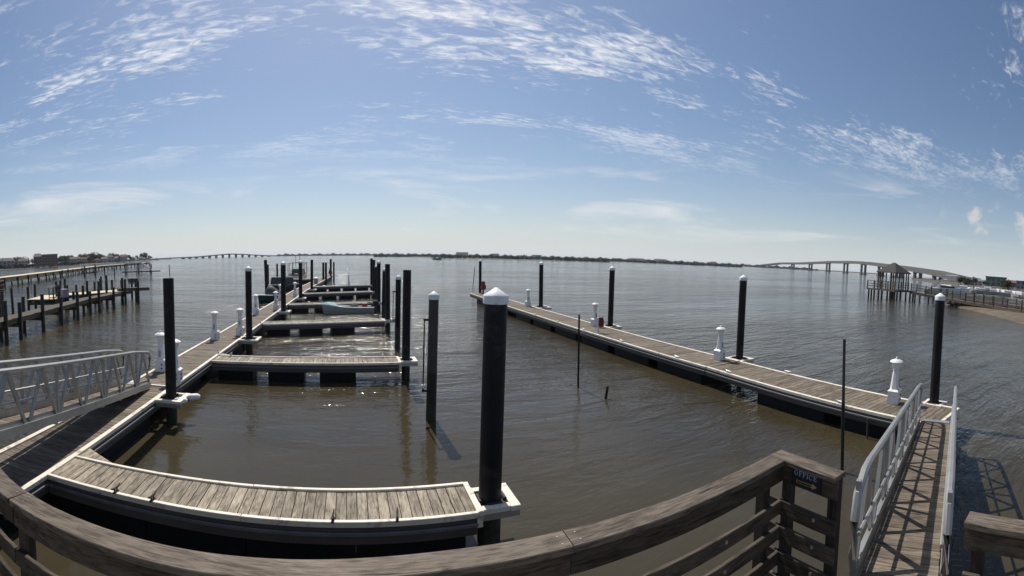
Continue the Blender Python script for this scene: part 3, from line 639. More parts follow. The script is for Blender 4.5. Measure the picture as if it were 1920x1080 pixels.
def bowed_run(root, ctrl, cuts, posts, slat_tops, top=2.64, cap_w=.178, foot=1.0):
    xs = [c[0] for c in ctrl]
    def yat(x):                          # smooth line through the control points
        k = max(0, min(len(ctrl) - 2, next((i for i in range(len(ctrl) - 1) if x <= xs[i + 1]), len(ctrl) - 2)))
        p = [ctrl[max(0, min(len(ctrl) - 1, k + q))] for q in (-1, 0, 1, 2)]; u = (x - p[1][0]) / (p[2][0] - p[1][0])
        m1_ = (p[2][1] - p[0][1]) / max(1e-6, p[2][0] - p[0][0]) * (p[2][0] - p[1][0]); m2_ = (p[3][1] - p[1][1]) / max(1e-6, p[3][0] - p[1][0]) * (p[2][0] - p[1][0])
        return (2 * u ** 3 - 3 * u ** 2 + 1) * p[1][1] + (u ** 3 - 2 * u ** 2 + u) * m1_ + (-2 * u ** 3 + 3 * u ** 2) * p[2][1] + (u ** 3 - u ** 2) * m2_
    for a, b_ in zip(cuts[:-1], cuts[1:]):
        n = max(6, int((b_ - a) / .15)); cx = (a + b_) / 2; org = Vector((cx, yat(cx), 0))
        pts = [Vector((a + .003 + (b_ - a - .006) * i / n, yat(a + (b_ - a) * i / n), 0)) - org for i in range(n + 1)]
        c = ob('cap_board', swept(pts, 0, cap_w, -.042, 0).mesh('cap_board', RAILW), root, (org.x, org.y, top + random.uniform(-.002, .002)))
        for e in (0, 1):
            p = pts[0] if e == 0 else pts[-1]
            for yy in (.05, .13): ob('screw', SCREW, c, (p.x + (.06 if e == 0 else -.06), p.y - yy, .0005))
        ob('top_rail', swept(pts, .105, .142, -.165, 0).mesh('top_rail', RAILSHADE), root, (org.x, org.y, top - .044))
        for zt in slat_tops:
            q = ob('slat', swept(pts, .105, .142, -.12, 0).mesh('slat', RAILSHADE), root, (org.x, org.y, zt))
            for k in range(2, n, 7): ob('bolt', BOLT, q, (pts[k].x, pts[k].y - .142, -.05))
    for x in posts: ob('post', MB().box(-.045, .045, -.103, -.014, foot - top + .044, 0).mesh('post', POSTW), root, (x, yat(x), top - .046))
SCREW = MB().lathe([(.006, 0), (.006, .002)], 6).mesh('screw', RULE); BOLT = MB().lathe([(.014, -.015), (.014, .015)], 8).mesh('bolt', RULE)
SL = (2.24, 1.995, 1.75, 1.51)
rl = thing('timber_railing', 'weathered timber railing with a flat cap and slats, carrying the office sign', 'railing', (0, 0, 0))
bowed_run(rl, [(-4.3, 3.95), (-3.7, 3.42), (-3.2, 3.03), (-2.82, 2.79), (-2.54, 2.655), (-2.2, 2.555), (-1.85, 2.50), (-1.4, 2.475), (-.98, 2.48), (-.47, 2.515), (.09, 2.555), (.54, 2.57), (1.04, 2.555), (1.6, 2.53), (2.29, 2.505), (2.99, 2.51), (3.57, 2.53)],
          [-4.3, -2.31, 1.31, 3.57], [-4.1, -3.2, -2.28, -.8, .35, 1.25, 3.24], SL)
rail_run(rl, (3.575, 2.525), (3.56, 1.80), (-1, 0), (), (.16, .66), SL)
rr2 = thing('timber_railing', 'timber railing with flat cap beyond the handrail of the right gangway', 'railing', (0, 0, 0))
rail_run(rr2, (3.42, .66), (3.36, -1.9), (-1, 0), (), (.10, 1.3, 2.4), SL)
# the sign
def sign():
    # plane of the short run's inner face: local x runs towards -y (reading left to right from the deck)
    o = thing('office_sign', 'small black OFFICE sign with an arrow on the railing corner by the right gangway', 'sign', (3.412, 2.115, 2.53), -math.pi / 2)
    o.scale = (.80, 1, .80)
    ob('board', MB().box(-.19, .19, -.012, .012, -.095, .095).mesh('board', SIGNB), o)
    lt = MB(); th = -.0165; h_ = .062; sw = .009; yb = .018
    def rct(x0, x1, z0, z1): lt.box(x0, x1, th, -.0125, z0, z1)
    def ring(cx, a0, a1):
        n = 18; rx, rz_ = .023, h_ / 2
        vs_ = []; fs_ = []
        for i in range(n + 1):
            a = a0 + (a1 - a0) * i / n
            wd = sw * (0.5 + .6 * abs(math.cos(a)))
            for rr_ in (1, 0):
                vs_.append((cx + math.cos(a) * (rx - (0 if rr_ else wd)), th, yb + h_ / 2 + math.sin(a) * (rz_ - (0 if rr_ else wd))))
        for i in range(n): fs_.append((2 * i, 2 * i + 1, 2 * i + 3, 2 * i + 2))
        lt.add(vs_, fs_)
    x = -.150
    ring(x + .023, 0, 2 * math.pi); x += .058
    for ch in 'FFICE':
        if ch == 'C': ring(x + .023, .7, 2 * math.pi - .7); rct(x + .037, x + .042, yb + h_ * .68, yb + h_); x += .055; continue
        rct(x + .006, x + .006 + sw, yb, yb + h_)
        if ch == 'I':
            rct(x, x + .021, yb, yb + .005); rct(x, x + .021, yb + h_ - .005, yb + h_); x += .033; continue
        rct(x, x + .040, yb + h_ - .006, yb + h_); rct(x + .015, x + .031, yb + h_ * .5, yb + h_ * .5 + .006); rct(x + .036, x + .040, yb + h_ - .018, yb + h_ - .006); rct(x + .028, x + .032, yb + h_ * .4, yb + h_ * .64)
        if ch == 'E': rct(x, x + .040, yb, yb + .006); rct(x + .036, x + .040, yb + .006, yb + .018)
        else: rct(x, x + .021, yb, yb + .005)
        x += .052
    ob('lettering', lt.mesh('lettering', SIGNL), o)
    ar = MB(); ar.box(-.12, .09, th, -.0125, -.062, -.030); ar.add([(.09, th, -.08), (.15, th, -.046), (.09, th, -.012), (.09, -.0125, -.08), (.15, -.0125, -.046), (.09, -.0125, -.012)], [(0, 1, 2), (5, 4, 3), (0, 3, 4, 1), (1, 4, 5, 2), (2, 5, 3, 0)])
    ob('arrow', ar.mesh('arrow', SIGNT), o)
    ar2 = MB(); ar2.box(-.108, .082, th - .002, th - .0003, -.055, -.037); ob('arrow_slot', ar2.mesh('arrow_slot', SIGNB), o)
sign()

# ------------------------------------------------------------------ boats
def hull(Ln, beam, free, keel=-.15, n=10, sheer=.25, stern=.85):
    """outer shell of an open boat, bow at +x"""
    mb = MB(); rows = []
    for i in range(n + 1):
        u = i / n; x = -Ln / 2 + Ln * u
        wv = beam / 2 * (stern + (1 - stern) * min(1, u * 3)) * (1 - max(0, (u - .45) / .55) ** 2.2)
        zt = free + sheer * u ** 2; rows.append([(x + .35 * max(0, u - .8) * 5 * .3, -wv, zt), (x, -wv * .86, zt * .35), (x - .1 * u, -wv * .55, keel), (x - .1 * u, wv * .55, keel), (x, wv * .86, zt * .35), (x + .35 * max(0, u - .8) * 5 * .3, wv, zt)])
    vs_ = [p for r_ in rows for p in r_]; f = []
    for i in range(n):
        for j in range(5): f.append((i * 6 + j, i * 6 + j + 1, (i + 1) * 6 + j + 1, (i + 1) * 6 + j))
    f.append((0, 1, 2, 3, 4, 5)); f.append(tuple(n * 6 + k for k in (5, 4, 3, 2, 1, 0)))
    mb.add(vs_, f); return mb, rows
def gunwale(rows, r=.045):
    mb = MB(); mb.tube([q[0] for q in rows] + [rows[-1][5]] + [q[5] for q in rows[::-1]][1:], r, 6); return mb
def floor_mb(rows, z):
    mb = MB(); vs_ = []; f = []
    for q in rows:
        k = .92; vs_ += [(q[0][0], q[0][1] * k, z), (q[5][0], q[5][1] * k, z)]
    for i in range(len(rows) - 1): f.append((2 * i, 2 * i + 1, 2 * i + 3, 2 * i + 2))
    return mb.add(vs_, f)
def skiff(label, x, y, rz, Ln, beam, free, hm, inside, motor=True, extra=None, group=None):
    o = thing('skiff', label, 'boat', (x, y, .02), rz, group)
    mb, rows = hull(Ln, beam, free); h_ = ob('hull', mb.mesh('hull', hm), o)
    ob('gunwale', gunwale(rows).mesh('gunwale', WHITEH, True), h_); ob('deck', floor_mb(rows, free * .6).mesh('deck', inside), h_)
    for k in (-.22, .12): ob('bench', MB().box(Ln * k - .14, Ln * k + .14, -beam * .40, beam * .40, free * .72, free * .84, .01).mesh('bench', WHITEH), o)
    if motor:
        om = ob('outboard', MB().box(-Ln / 2 - .42, -Ln / 2 - .05, -.17, .17, free + .02, free + .52, .08).mesh('outboard', DARK), o)
        ob('leg', MB().box(-Ln / 2 - .32, -Ln / 2 - .12, -.06, .06, -.4, free + .05).mesh('leg', GREYC), om)
        ob('tiller', MB().tube([(-Ln / 2 - .1, 0, free + .3), (-Ln / 2 + .45, .1, free + .38)], .03, 6).mesh('tiller', DARK), om)
    return o
s1 = skiff('small white open skiff with blue tarp on its bow at the fourth finger dock', -.30, 34.30, math.pi + .21, 3.8, 1.15, .42, SKIFFH, GREYC)
mb = MB(); mb.add([(.8, -.50, .58), (.8, .50, .58), (1.4, -.36, .68), (1.4, .36, .68), (2.1, -.10, .74), (2.1, .10, .74), (1.05, 0, .86), (1.65, 0, .88)], [(0, 6, 1), (0, 2, 7, 6), (1, 6, 7, 3), (2, 4, 7), (3, 7, 5), (4, 5, 7), (0, 1, 3, 2), (2, 3, 5, 4)])
ob('tarp', mb.mesh('tarp', BLUET), s1)
ob('fuel_can', MB().box(-1.45, -1.1, -.2, .15, .3, .70, .04).mesh('fuel_can', RED), s1); ob('gear_bag', MB().lathe([(.05, .3), (.25, .36), (.26, .6), (.1, .76)], 9, (-.45, .15)).mesh('gear_bag', GREYC, True), s1)
for k, (p0, p1) in enumerate([((1.7, -.15, .5), (1.5, -.95, .72)), ((-1.5, -.5, .45), (-1.1, -.95, .72))]):
    tag(ob('mooring_line', MB().tube([Vector(p0), (Vector(p0) + Vector(p1)) / 2 - Vector((0, 0, .08)), Vector(p1)], .016, 5).mesh('mooring_line', CAPW), s1))
s2 = skiff('green skiff with a pale inside and dark gear moored outside the left walkway', -7.75, 43.3, R(-112), 4.4, 1.5, .52, GREENH, WHITEH, motor=False)
ob('gear', MB().lathe([(.1, .5), (.55, .55), (.6, 1.0), (.35, 1.35), (.08, 1.5)], 9, (.2, .1)).mesh('gear', GREYC, True), s2); ob('gear', MB().lathe([(.1, .5), (.45, .55), (.5, .9), (.2, 1.15)], 8, (-.9, -.2)).mesh('gear', DARK, True), s2)
# covered boat behind the green skiff
o = thing('covered_boat', 'boat under a dark grey cover moored between green skiff and fishing boat', 'boat', (-8.5, 56.5, .02), .12)
o.scale = (.62, .8, .8)
mb, rows = hull(6.4, 2.3, .8); h_ = ob('hull', mb.mesh('hull', GREYC), o); ob('gunwale', gunwale(rows).mesh('gunwale', PEDG, True), h_)
ob('canopy', MB().add([(-2.6, -1.1, 1.0), (2.2, -1.1, 1.0), (2.2, 1.1, 1.0), (-2.6, 1.1, 1.0), (-2.4, -.8, 2.1), (1.9, -.8, 2.1), (1.9, .8, 2.1), (-2.4, .8, 2.1)], [(3, 2, 1, 0), (4, 5, 6, 7), (0, 1, 5, 4), (1, 2, 6, 5), (2, 3, 7, 6), (3, 0, 4, 7)]).mesh('canopy', GREYC), o)
ob('windscreen', MB().bar((1.95, -.7, 1.2), (1.95, .7, 1.2), .04, .5).mesh('windscreen', PANE), o)
# fishing boat with steel frame
o = thing('fishing_boat', 'weathered fishing boat with an open grey frame and cabin at the cross dock', 'boat', (-9.3, 78.8, .02), R(90))
o.scale = (1, 1.05, .82)
mb, rows = hull(9.0, 3.2, 1.2, sheer=.5); h_ = ob('hull', mb.mesh('hull', WHITEH), o); ob('gunwale', gunwale(rows, .07).mesh('gunwale', TAN, True), h_); ob('deck', floor_mb(rows, .8).mesh('deck', TAN), h_)
cb = ob('cabin', MB().box(-.6, 1.6, -1.0, 1.0, .8, 2.5, .1).mesh('cabin', GREENH), o); ob('window', MB().box(-.3, .6, -1.02, -1.003, 1.6, 2.2).mesh('window', PANE), cb); ob('window', MB().box(.75, 1.4, -1.02, -1.003, 1.6, 2.2).mesh('window', PANE), cb)
for x in (-3.6, -2.2, -.8, 2.2, 3.0):
    for y in (-1.2, 1.2): ob('frame_post', MB().tube([(x, y, .8), (x, y, 3.7)], .05, 6).mesh('frame_post', GALV), o)
fr = ob('frame_top', MB().bar((-3.8, -1.2, 3.7), (3.2, -1.2, 3.7), .08, .12).bar((-3.8, 1.2, 3.7), (3.2, 1.2, 3.7), .08, .12).bar((-3.6, -1.2, 3.75), (-3.6, 1.2, 3.75), .1, .1).bar((3.0, -1.2, 3.75), (3.0, 1.2, 3.75), .1, .1).mesh('frame_top', GALV), o)
for x in (-3.2, 2.6): ob('mast', MB().tube([(x, 0, 3.0), (x + .15, 0, 5.4)], .05, 6).mesh('mast', GALV), fr)
ob('winch', MB().lathe([(.1, .8), (.4, .9), (.4, 1.5), (.1, 1.6)], 10, (-2.8, 0)).mesh('winch', BROWNH, True), o)
# small motor boat out on the bay
def runabout(label, p, rz, Ln, mat, group=None, cabin=True, name='motor_boat'):
    o = thing(name, label, 'boat', tuple(p), rz, group); mb, rows = hull(Ln, Ln * .3, Ln * .12, sheer=Ln * .05, n=6)
    h_ = ob('hull', mb.mesh('hull', mat), o); ob('deck', floor_mb(rows, Ln * .1).mesh('deck', TAN), h_)
    if cabin:
        c_ = ob('cabin', MB().box(-Ln * .12, Ln * .18, -Ln * .09, Ln * .09, Ln * .1, Ln * .25, Ln * .02).mesh('cabin', WHITEH), o); ob('windscreen', MB().box(Ln * .181, Ln * .187, -Ln * .08, Ln * .08, Ln * .16, Ln * .23).mesh('windscreen', PANE), c_)
    return o
runabout('small dark motor boat crossing the open bay far off', pol(10.6, 440, 0), .2, 9.0, GREYC)

# ------------------------------------------------------------------ old fixed pier on the left
def fixed_pier(name, label, path, width, z, pile_step, pile_top, mat=OLDW, dia=.26, rails=False, group=None, both=True, cat='pier', skirt=.30):
    o = thing(name, label, cat, (0, 0, 0), 0, group); acc = 0
    for (x0, y0), (x1, y1) in zip(path[:-1], path[1:]):
        d = Vector((x1 - x0, y1 - y0, 0)); Ln = d.length; u = d / Ln; nrm = Vector((-u.y, u.x, 0)); ang = math.atan2(d.y, d.x)
        ob('deck', MB().box(0, Ln, -width / 2, width / 2, -.06, 0).mesh('deck', mat), o, (x0, y0, z), ang)
        for s in (-1, 1): ob('stringer', MB().box(0, Ln, *sorted((s * (width / 2 - .03), s * (width / 2 - .14))), -skirt, -.063).mesh('stringer', OLDW), o, (x0, y0, z), ang)
        k = pile_step * .3
        while k < Ln:
            for s in ((-1, 1) if both else (-1,)):
                q = Vector((x0, y0, 0)) + u * k + nrm * s * (width / 2 + dia * .45); tz = pile_top + random.uniform(-.25, .35)
                ob('pile', MB().lathe([(dia / 2, -2), (dia / 2 * .92, tz)], 8).mesh('pile', PILEWET if dia > .2 else PILEG, True), o, (q.x + random.uniform(-.06, .06), q.y, 0))
            q = Vector((x0, y0, 0)) + u * k
            ob('cross_beam', MB().box(-.07, .07, -width / 2 - .2, width / 2 + .2, -.55, -.303).mesh('cross_beam', OLDW), o, (q.x, q.y, z), ang)
            k += pile_step
    return o
LIT = plain('pale_deck_boards', (0.58, 0.49, 0.33), 0.85, var=0.15, scale=1.5)
fixed_pier('timber_pier', 'narrow old timber pier on dark piles reaching out on the left', [(-16.4, 11.5), (-18.1, 18.8), (-20.9, 31.8), (-21.3, 37.6)], 1.2, 1.30, 2.9, 2.15)
o = fixed_pier('pier_platform', 'broad pale-decked platform on dark piles beside the narrow timber pier', [(-24.6, 30.5), (-26.2, 34.8), (-22.0, 41.0)], 2.6, 1.30, 2.0, 2.2, mat=LIT)
fixed_pier('pier_platform', 'small outer platform on tall dark piles at the end of the timber pier', [(-22.4, 39.9), (-19.8, 41.6)], 1.4, 1.55, 1.5, 2.3)
# things on that pier
o = thing('storage_box', 'pinkish grey storage box on the narrow timber pier', 'box', (-23.6, 32.4, 1.30), -.25); o.scale = (.42, .6, .7)
ob('body', MB().box(-.7, .7, -.45, .45, 0, .95, .04).mesh('body', plain('box_mauve', (.33, .27, .29), .7)), o); ob('lid', MB().box(-.75, .75, -.5, .5, .95, 1.05, .03).mesh('lid', PEDG), o)
o = thing('cleaning_table', 'dark fish cleaning stand with a pale roof beside the storage box', 'stand', (-22.6, 29.6, 1.30), -.25); o.scale = (.5, .6, .62)
for x in (-.6, .6):
    for y in (-.35, .35): ob('leg', MB().box(x - .05, x + .05, y - .05, y + .05, 0, 1.75).mesh('leg', OLDW), o)
ob('table_top', MB().box(-.75, .75, -.45, .45, .85, .93).mesh('table_top', OLDW), o); ob('shelf', MB().box(-.7, .7, -.4, .4, .35, .40).mesh('shelf', OLDW), o)
ob('roof', MB().add([(-.9, -.6, 1.75), (.9, -.6, 1.75), (.9, .6, 1.75), (-.9, .6, 1.75), (-.9, 0, 2.05), (.9, 0, 2.05)], [(0, 1, 5, 4), (2, 3, 4, 5), (0, 4, 3), (1, 2, 5), (3, 2, 1, 0)]).mesh('roof', CONC), o)
o = thing('bench', 'dark bench on the small outer pier platform', 'bench', (-21.0, 40.6, 1.55), .5); o.scale = (.55, .7, .9)
ob('seat', MB().box(-.9, .9, -.25, .25, .42, .50).mesh('seat', OLDW), o); ob('backrest', MB().box(-.9, .9, .2, .28, .55, 1.0).mesh('backrest', OLDW), o)
for x in (-.75, .75): ob('leg', MB().box(x - .06, x + .06, -.22, .22, 0, .42).mesh('leg', OLDW), o)
# loose mooring piles near it
for k, (x, y, h_) in enumerate([(-24.8, 33, 2.7), (-27, 36.5, 2.6), (-25, 41, 2.5), (-26, 44, 2.7), (-27.5, 30, 2.3), (-23.2, 44.5, 2.3), (-24, 25, 2.4), (-22.5, 21, 2.2), (-29, 40, 2.6), (-28, 46, 2.5)]):
    piling('slim weathered mooring pile standing behind the narrow timber pier', (x, y, 0), (x + random.uniform(-.1, .1), y, h_), .24, False, mat=PILEWET, group='mooring piles behind the timber pier')
fixed_pier('boat_dock', 'dark low dock with tall slim piles out beyond the timber pier', [(-63.5, 116.4), (-53.0, 119.5)], 1.8, .9, 3.6, 3.0, dia=.3)
fixed_pier('boat_dock', 'short dark dock between tall piles in front of the long pale pier', [(-71.5, 107), (-67.5, 109)], 1.5, 1.2, 3.0, 3.0, dia=.3)
o = thing('dock_ramp', 'grey ramp and frame on the dark low dock beyond the timber pier', 'ramp', (-56.5, 118.4, .9), .28)
ob('ramp', MB().bar((-1.6, 0, 2.3), (1.2, 0, .2), .8, .2).mesh('ramp', GALV), o)
for x in (-1.8, -3.2): ob('post', MB().box(x - .12, x + .12, -.12, .12, -.9, 2.4).mesh('post', GALV), o)
ob('beam', MB().box(-6.0, -1.6, -.12, .12, 2.2, 2.42).mesh('beam', GALV), o)
stake('lone tall channel stake off the end of the dark low dock', (-46.4, 110.7, 0), (-46.5, 110.7, 2.6), .11, PILE)
for k, (x, y) in enumerate([(-58.5, 98), (-56.3, 99)]):
    piling('tall thin pile standing in open water in front of the dark low dock', (x, y, 0), (x, y, 2.9), .26, False, group='thin piles in open water')
fixed_pier('long_pier', 'long pale pier on piles stretching along the left shore', [tuple(pol(a_, d_)[:2]) for a_, d_ in ((-50, 74), (-43.3, 92), (-37.2, 128), (-31.9, 196), (-25.6, 287))], 3.6, 2.0, 7, 2.0, mat=LIT, dia=.36, skirt=.95)
# old vessel at the left edge
o = thing('wooden_vessel', 'old dark reddish wooden vessel with a mast beside the long pale pier', 'boat', (-38.2, 33.4, .02), R(47))
o.scale = (.72, .72, .72)
mb, rows = hull(13, 4.2, 2.6, sheer=1.0); h_ = ob('hull', mb.mesh('hull', BROWNH), o); ob('gunwale', gunwale(rows, .12).mesh('gunwale', DARK, True), h_); ob('deck', floor_mb(rows, 2.0).mesh('deck', OLDW), h_)
for k in range(3): ob('strake', MB().tube([(q[0][0], q[0][1] * (1.01 - .04 * k), q[0][2] * (.85 - .2 * k)) for q in rows], .07, 5).mesh('strake', TAN), h_)
ob('deckhouse', MB().box(-4, -1, -1.3, 1.3, 2.0, 4.0, .15).mesh('deckhouse', BROWNH), o); ms = ob('mast', MB().tube([(1, 0, 2), (1, 0, 8.6)], [.14, .06], 7).mesh('mast', DARK), o)
ob('stay', MB().tube([(6, 0, 3.5), (1, 0, 8.3), (-6, 0, 3)], .05, 4).mesh('stay', DARK), ms); ob('furled_sail', MB().tube([(1.1, 0, 3), (1.1, 0, 5), (1.05, 0, 7.3)], [.55, .5, .12], 8).mesh('furled_sail', GREYC), ms)

# ------------------------------------------------------------------ pavilion and boardwalk on the right
def rail_line(parent, pts, z, hgt, step, nrails=3, w_=.12):
    for (x0, y0, z0), (x1, y1, z1) in zip(pts[:-1], pts[1:]):
        for k in range(nrails):
            h_ = hgt * (k + 1) / nrails; ob('rail', MB().bar((x0, y0, z0 + h_), (x1, y1, z1 + h_), w_ if k == nrails - 1 else .06, .09 if k < nrails - 1 else .07).mesh('rail', OLDW), parent)
        Ln = math.hypot(x1 - x0, y1 - y0); n = max(1, int(Ln / step))
        for i in range(n + 1):
            u = i / n; ob('rail_post', RP, parent, (x0 + (x1 - x0) * u, y0 + (y1 - y0) * u, z0 + (z1 - z0) * u))
RP = MB().box(-.07, .07, -.07, .07, 0, 1.4).mesh('rail_post', OLDW)
gz = thing('pavilion', 'open pavilion with a hipped roof on a piled platform at the boardwalk end', 'pavilion', (73.2, 30.2, 0), R(-22))
ob('platform', MB().box(-2.6, 2.6, -2.9, 4.0, 1.55, 1.78).mesh('platform', OLDW), gz)
for x in (-2.3, 2.3):
    for y in (-2.6, -1.9, -.9, .4, 1.2, 2.3, 3.0, 3.7): ob('pile', MB().lathe([(.16, -2), (.15, 1.55)], 8).mesh('pile', PILEWET, True), gz, (x, y, 0))
for x in (-1.6, 1.6):
    for y in (-1.9, -1.4, -.8, .3, 1.2, 1.7, 2.2): ob('roof_post', MB().box(-.08, .08, -.08, .08, 1.78, 4.78).mesh('roof_post', OLDW), gz, (x, y, 0))
rf = ob('roof', MB().add([(-1.9, -2.2, 4.75), (1.9, -2.2, 4.75), (1.9, 2.5, 4.75), (-1.9, 2.5, 4.75), (0, -.1, 6.45), (0, .4, 6.45)], [(0, 1, 4), (1, 2, 5, 4), (2, 3, 5), (3, 0, 4, 5), (3, 2, 1, 0)]).mesh('roof', SHGL), gz)
for s in (-1, 1): ob('eave_board', MB().box(*sorted((s * 1.92, s * 1.86)), -2.2, 2.5, 4.62, 4.8).mesh('eave_board', OLDW), rf)
for y in (-1.3, 1.8): ob('brace', MB().bar((-1.6, y - .7, 4.0), (-1.6, y + .5, 4.0), .1, .2).mesh('brace', OLDW), gz)
rail_line(gz, [(2.5, 3.9, 1.78), (-2.5, 3.9, 1.78), (-2.5, -2.8, 1.78)], 0, 1.25, 1.5); rail_line(gz, [(2.5, -1.2, 1.78), (2.5, 3.9, 1.78)], 0, 1.25, 1.5)
bw = thing('boardwalk', 'timber boardwalk with triple rails sloping from the pavilion down to the sand bank', 'pier', (0, 0, 0))
PTH = [(72.6, 26.2, 1.72), (71.4, 20.6, 1.25), (68.6, 15.6, 1.02), (65.2, 10.6, .82), (62.0, 6.2, .76), (58.5, 1.0, .74), (57.5, -8, .74)]
for (x0, y0, z0), (x1, y1, z1) in zip(PTH[:-1], PTH[1:]):
    d = Vector((x1 - x0, y1 - y0)); Ln = d.length; ang = math.atan2(d.y, d.x); nx, ny = -math.sin(ang), math.cos(ang)
    ob('deck', MB().bar((x0, y0, z0 - .05), (x1, y1, z1 - .05), 1.9, .10).mesh('deck', OLDW), bw)
    for s in (-1, 1):
        ob('stringer', MB().bar((x0 + nx * s * .9, y0 + ny * s * .9, z0 - .22), (x1 + nx * s * .9, y1 + ny * s * .9, z1 - .22), .1, .22).mesh('stringer', OLDW), bw)
        rail_line(bw, [(x0 + nx * s * .9, y0 + ny * s * .9, z0), (x1 + nx * s * .9, y1 + ny * s * .9, z1)], 0, 1.15, 2.0)
    k = .8
    while k < Ln:
        for s in (-1, 1): ob('pile', MB().lathe([(.14, -2), (.13, z0 + (z1 - z0) * k / Ln - .1)], 8).mesh('pile', PILEWET, True), bw, (x0 + d.x * k / Ln + nx * s * .78, y0 + d.y * k / Ln + ny * s * .78, 0))
        k += 2.6
# timber bulkhead behind the boardwalk
bh = thing('bulkhead', 'dark timber bulkhead with a pale footing behind the boardwalk', 'seawall', (0, 0, 0))
BHP = [(75.5, 22.5), (73.0, 19.8), (70.2, 14.8), (66.8, 9.8), (63.6, 5.4), (60.2, .4), (59.2, -8)]
for (x0, y0), (x1, y1) in zip(BHP[:-1], BHP[1:]):
    Ln = math.hypot(x1 - x0, y1 - y0); n = max(1, int(Ln / 2.4)); ang = math.atan2(y1 - y0, x1 - x0)
    for i in range(n):
        q = ((x0 + (x1 - x0) * i / n), (y0 + (y1 - y0) * i / n))
        ob('wall_panel', MB().box(.02, Ln / n - .02, -.08, .08, .52, 1.15).mesh('wall_panel', BROWNH), bh, (q[0], q[1], 0), ang)
        ob('footing', MB().box(.05, Ln / n - .15, -.14, .10, -.3, .50).mesh('footing', CONC), bh, (q[0], q[1], 0), ang)
        ob('wall_post', MB().box(-.10, .10, -.22, .10, -.3, 1.22).mesh('wall_post', PILEWET), bh, (q[0], q[1], 0), ang)
o = thing('rock_pile', 'few pale rocks at the water edge by the bulkhead end', 'rocks', (71.0, 20.6, 0))
for k in range(7):
    r_ = random.uniform(.3, .7); ob('rock', MB().lathe([(r_ * .3, -.4), (r_, -.1), (r_ * .9, .2), (r_ * .3, r_ * .5)], 6, rot=random.random()).mesh('rock', CONC), o, (random.uniform(-2.5, .5), random.uniform(-1.8, .6), 0), random.random() * 3)
# white yacht on a lift behind the boardwalk
o = thing('white_yacht', 'white boat with a raked white radar arch behind the boardwalk', 'boat', tuple(pol(74.6, 112, .3)), R(-75))
mb, rows = hull(9.5, 3.2, 1.5, sheer=.4); h_ = ob('hull', mb.mesh('hull', WHITEH), o); ob('deck', floor_mb(rows, 1.4).mesh('deck', WHITEH), h_); ob('gunwale', gunwale(rows, .06).mesh('gunwale', WHITEH), h_)
cb = ob('cabin', MB().box(-2.5, 1.5, -1.3, 1.3, 1.4, 2.5, .3).mesh('cabin', WHITEH), o); ob('window', MB().box(-2.2, 1.2, -1.32, -1.302, 1.75, 2.2).mesh('window', PANE), cb); ob('window', MB().box(-2.51, -2.503, -1.0, 1.0, 1.75, 2.2).mesh('window', PANE), cb)
for s in (-1, 1): ob('arch_leg', MB().bar((-3.6, s * 1.2, 1.9), (-1.0, s * 1.2, 4.7), .4, .45).mesh('arch_leg', WHITEH), o)
ob('arch_top', MB().box(-1.3, 1.9, -1.5, 1.5, 4.65, 4.87, .08).mesh('arch_top', WHITEH), o); 
for s in (-1, 1): ob('arch_leg', MB().bar((1.4, s * 1.2, 4.65), (2.4, s * 1.2, 2.0), .12, .12).mesh('arch_leg', WHITEH), o)
for k, (az, d_, Ln) in enumerate([(72.4, 118, 6), (76.4, 128, 7), (77.2, 120, 6), (78.0, 132, 6), (78.7, 124, 6), (79.4, 135, 7), (80.1, 122, 6), (80.8, 128, 6), (81.5, 120, 6), (82.2, 116, 6), (82.9, 112, 6), (83.5, 110, 6)]):
    runabout('small white cabin boat in the row laid up behind the boardwalk', pol(az, d_, .9 if k > 0 else .1), random.uniform(0, 3), Ln, SKIFFH, 'white boats laid up behind the boardwalk', name='cabin_boat')

# ------------------------------------------------------------------ bridges
def bridge(name, label, pts, piers, thick, width, pier_w, parapet=1.1, cap=True):
    """road bridge: pts = [(az, dist, deck z)], piers = az list"""
    o = thing(name, label, 'bridge', (0, 0, 0)); P_ = [pol(a, d_, z) for a, d_, z in pts]; mb = MB(); mb2 = MB()
    for p, q in zip(P_[:-1], P_[1:]):
        ob('deck_span', MB().bar(p - Vector((0, 0, thick / 2)), q - Vector((0, 0, thick / 2)), width, thick).mesh('deck_span', CONC), o)
        for s in (-1, 1):
            n_ = (q - p).cross(Vector((0, 0, 1))).normalized() * s * (width / 2 - .2)
            ob('parapet', MB().bar(p + n_ + Vector((0, 0, parapet / 2)), q + n_ + Vector((0, 0, parapet / 2)), .35, parapet).mesh('parapet', CONC), o)
    def deck_at(az):
        for (a0, d0, z0), (a1, d1, z1) in zip(pts[:-1], pts[1:]):
            if a0 <= az <= a1: u = (az - a0) / (a1 - a0); return d0 + (d1 - d0) * u, z0 + (z1 - z0) * u, (pol(a1, d1) - pol(a0, d0))
        return None
    for az in piers:
        r_ = deck_at(az)
        if not r_: continue
        d_, z_, dv = r_; c = pol(az, d_); ang = math.atan2(dv.y, dv.x); zt = z_ - thick
        if zt < 1.0: continue
        pr = ob('pier', MB().box(-pier_w * .75, pier_w * .75, -width * .46, width * .46, zt - 1.6, zt - .02).mesh('pier', CONC), o, (c.x, c.y, 0), ang)
        if cap:
            for xx in (-pier_w * .55, pier_w * .55):
                for yy in (-width * .3, width * .3): ob('column', MB().box(xx - pier_w * .28, xx + pier_w * .28, yy - pier_w * .4, yy + pier_w * .4, .8, zt - 1.58).mesh('column', CONC), pr)
            ob('footing', MB().box(-pier_w * 1.7, pier_w * 1.7, -width * .5, width * .5, -1, 1.2).mesh('footing', MUD), pr)
        else: ob('column', MB().box(-pier_w * .4, pier_w * .4, -width * .35, width * .35, -1, zt - 1.58).mesh('column', CONC), pr)
    return o
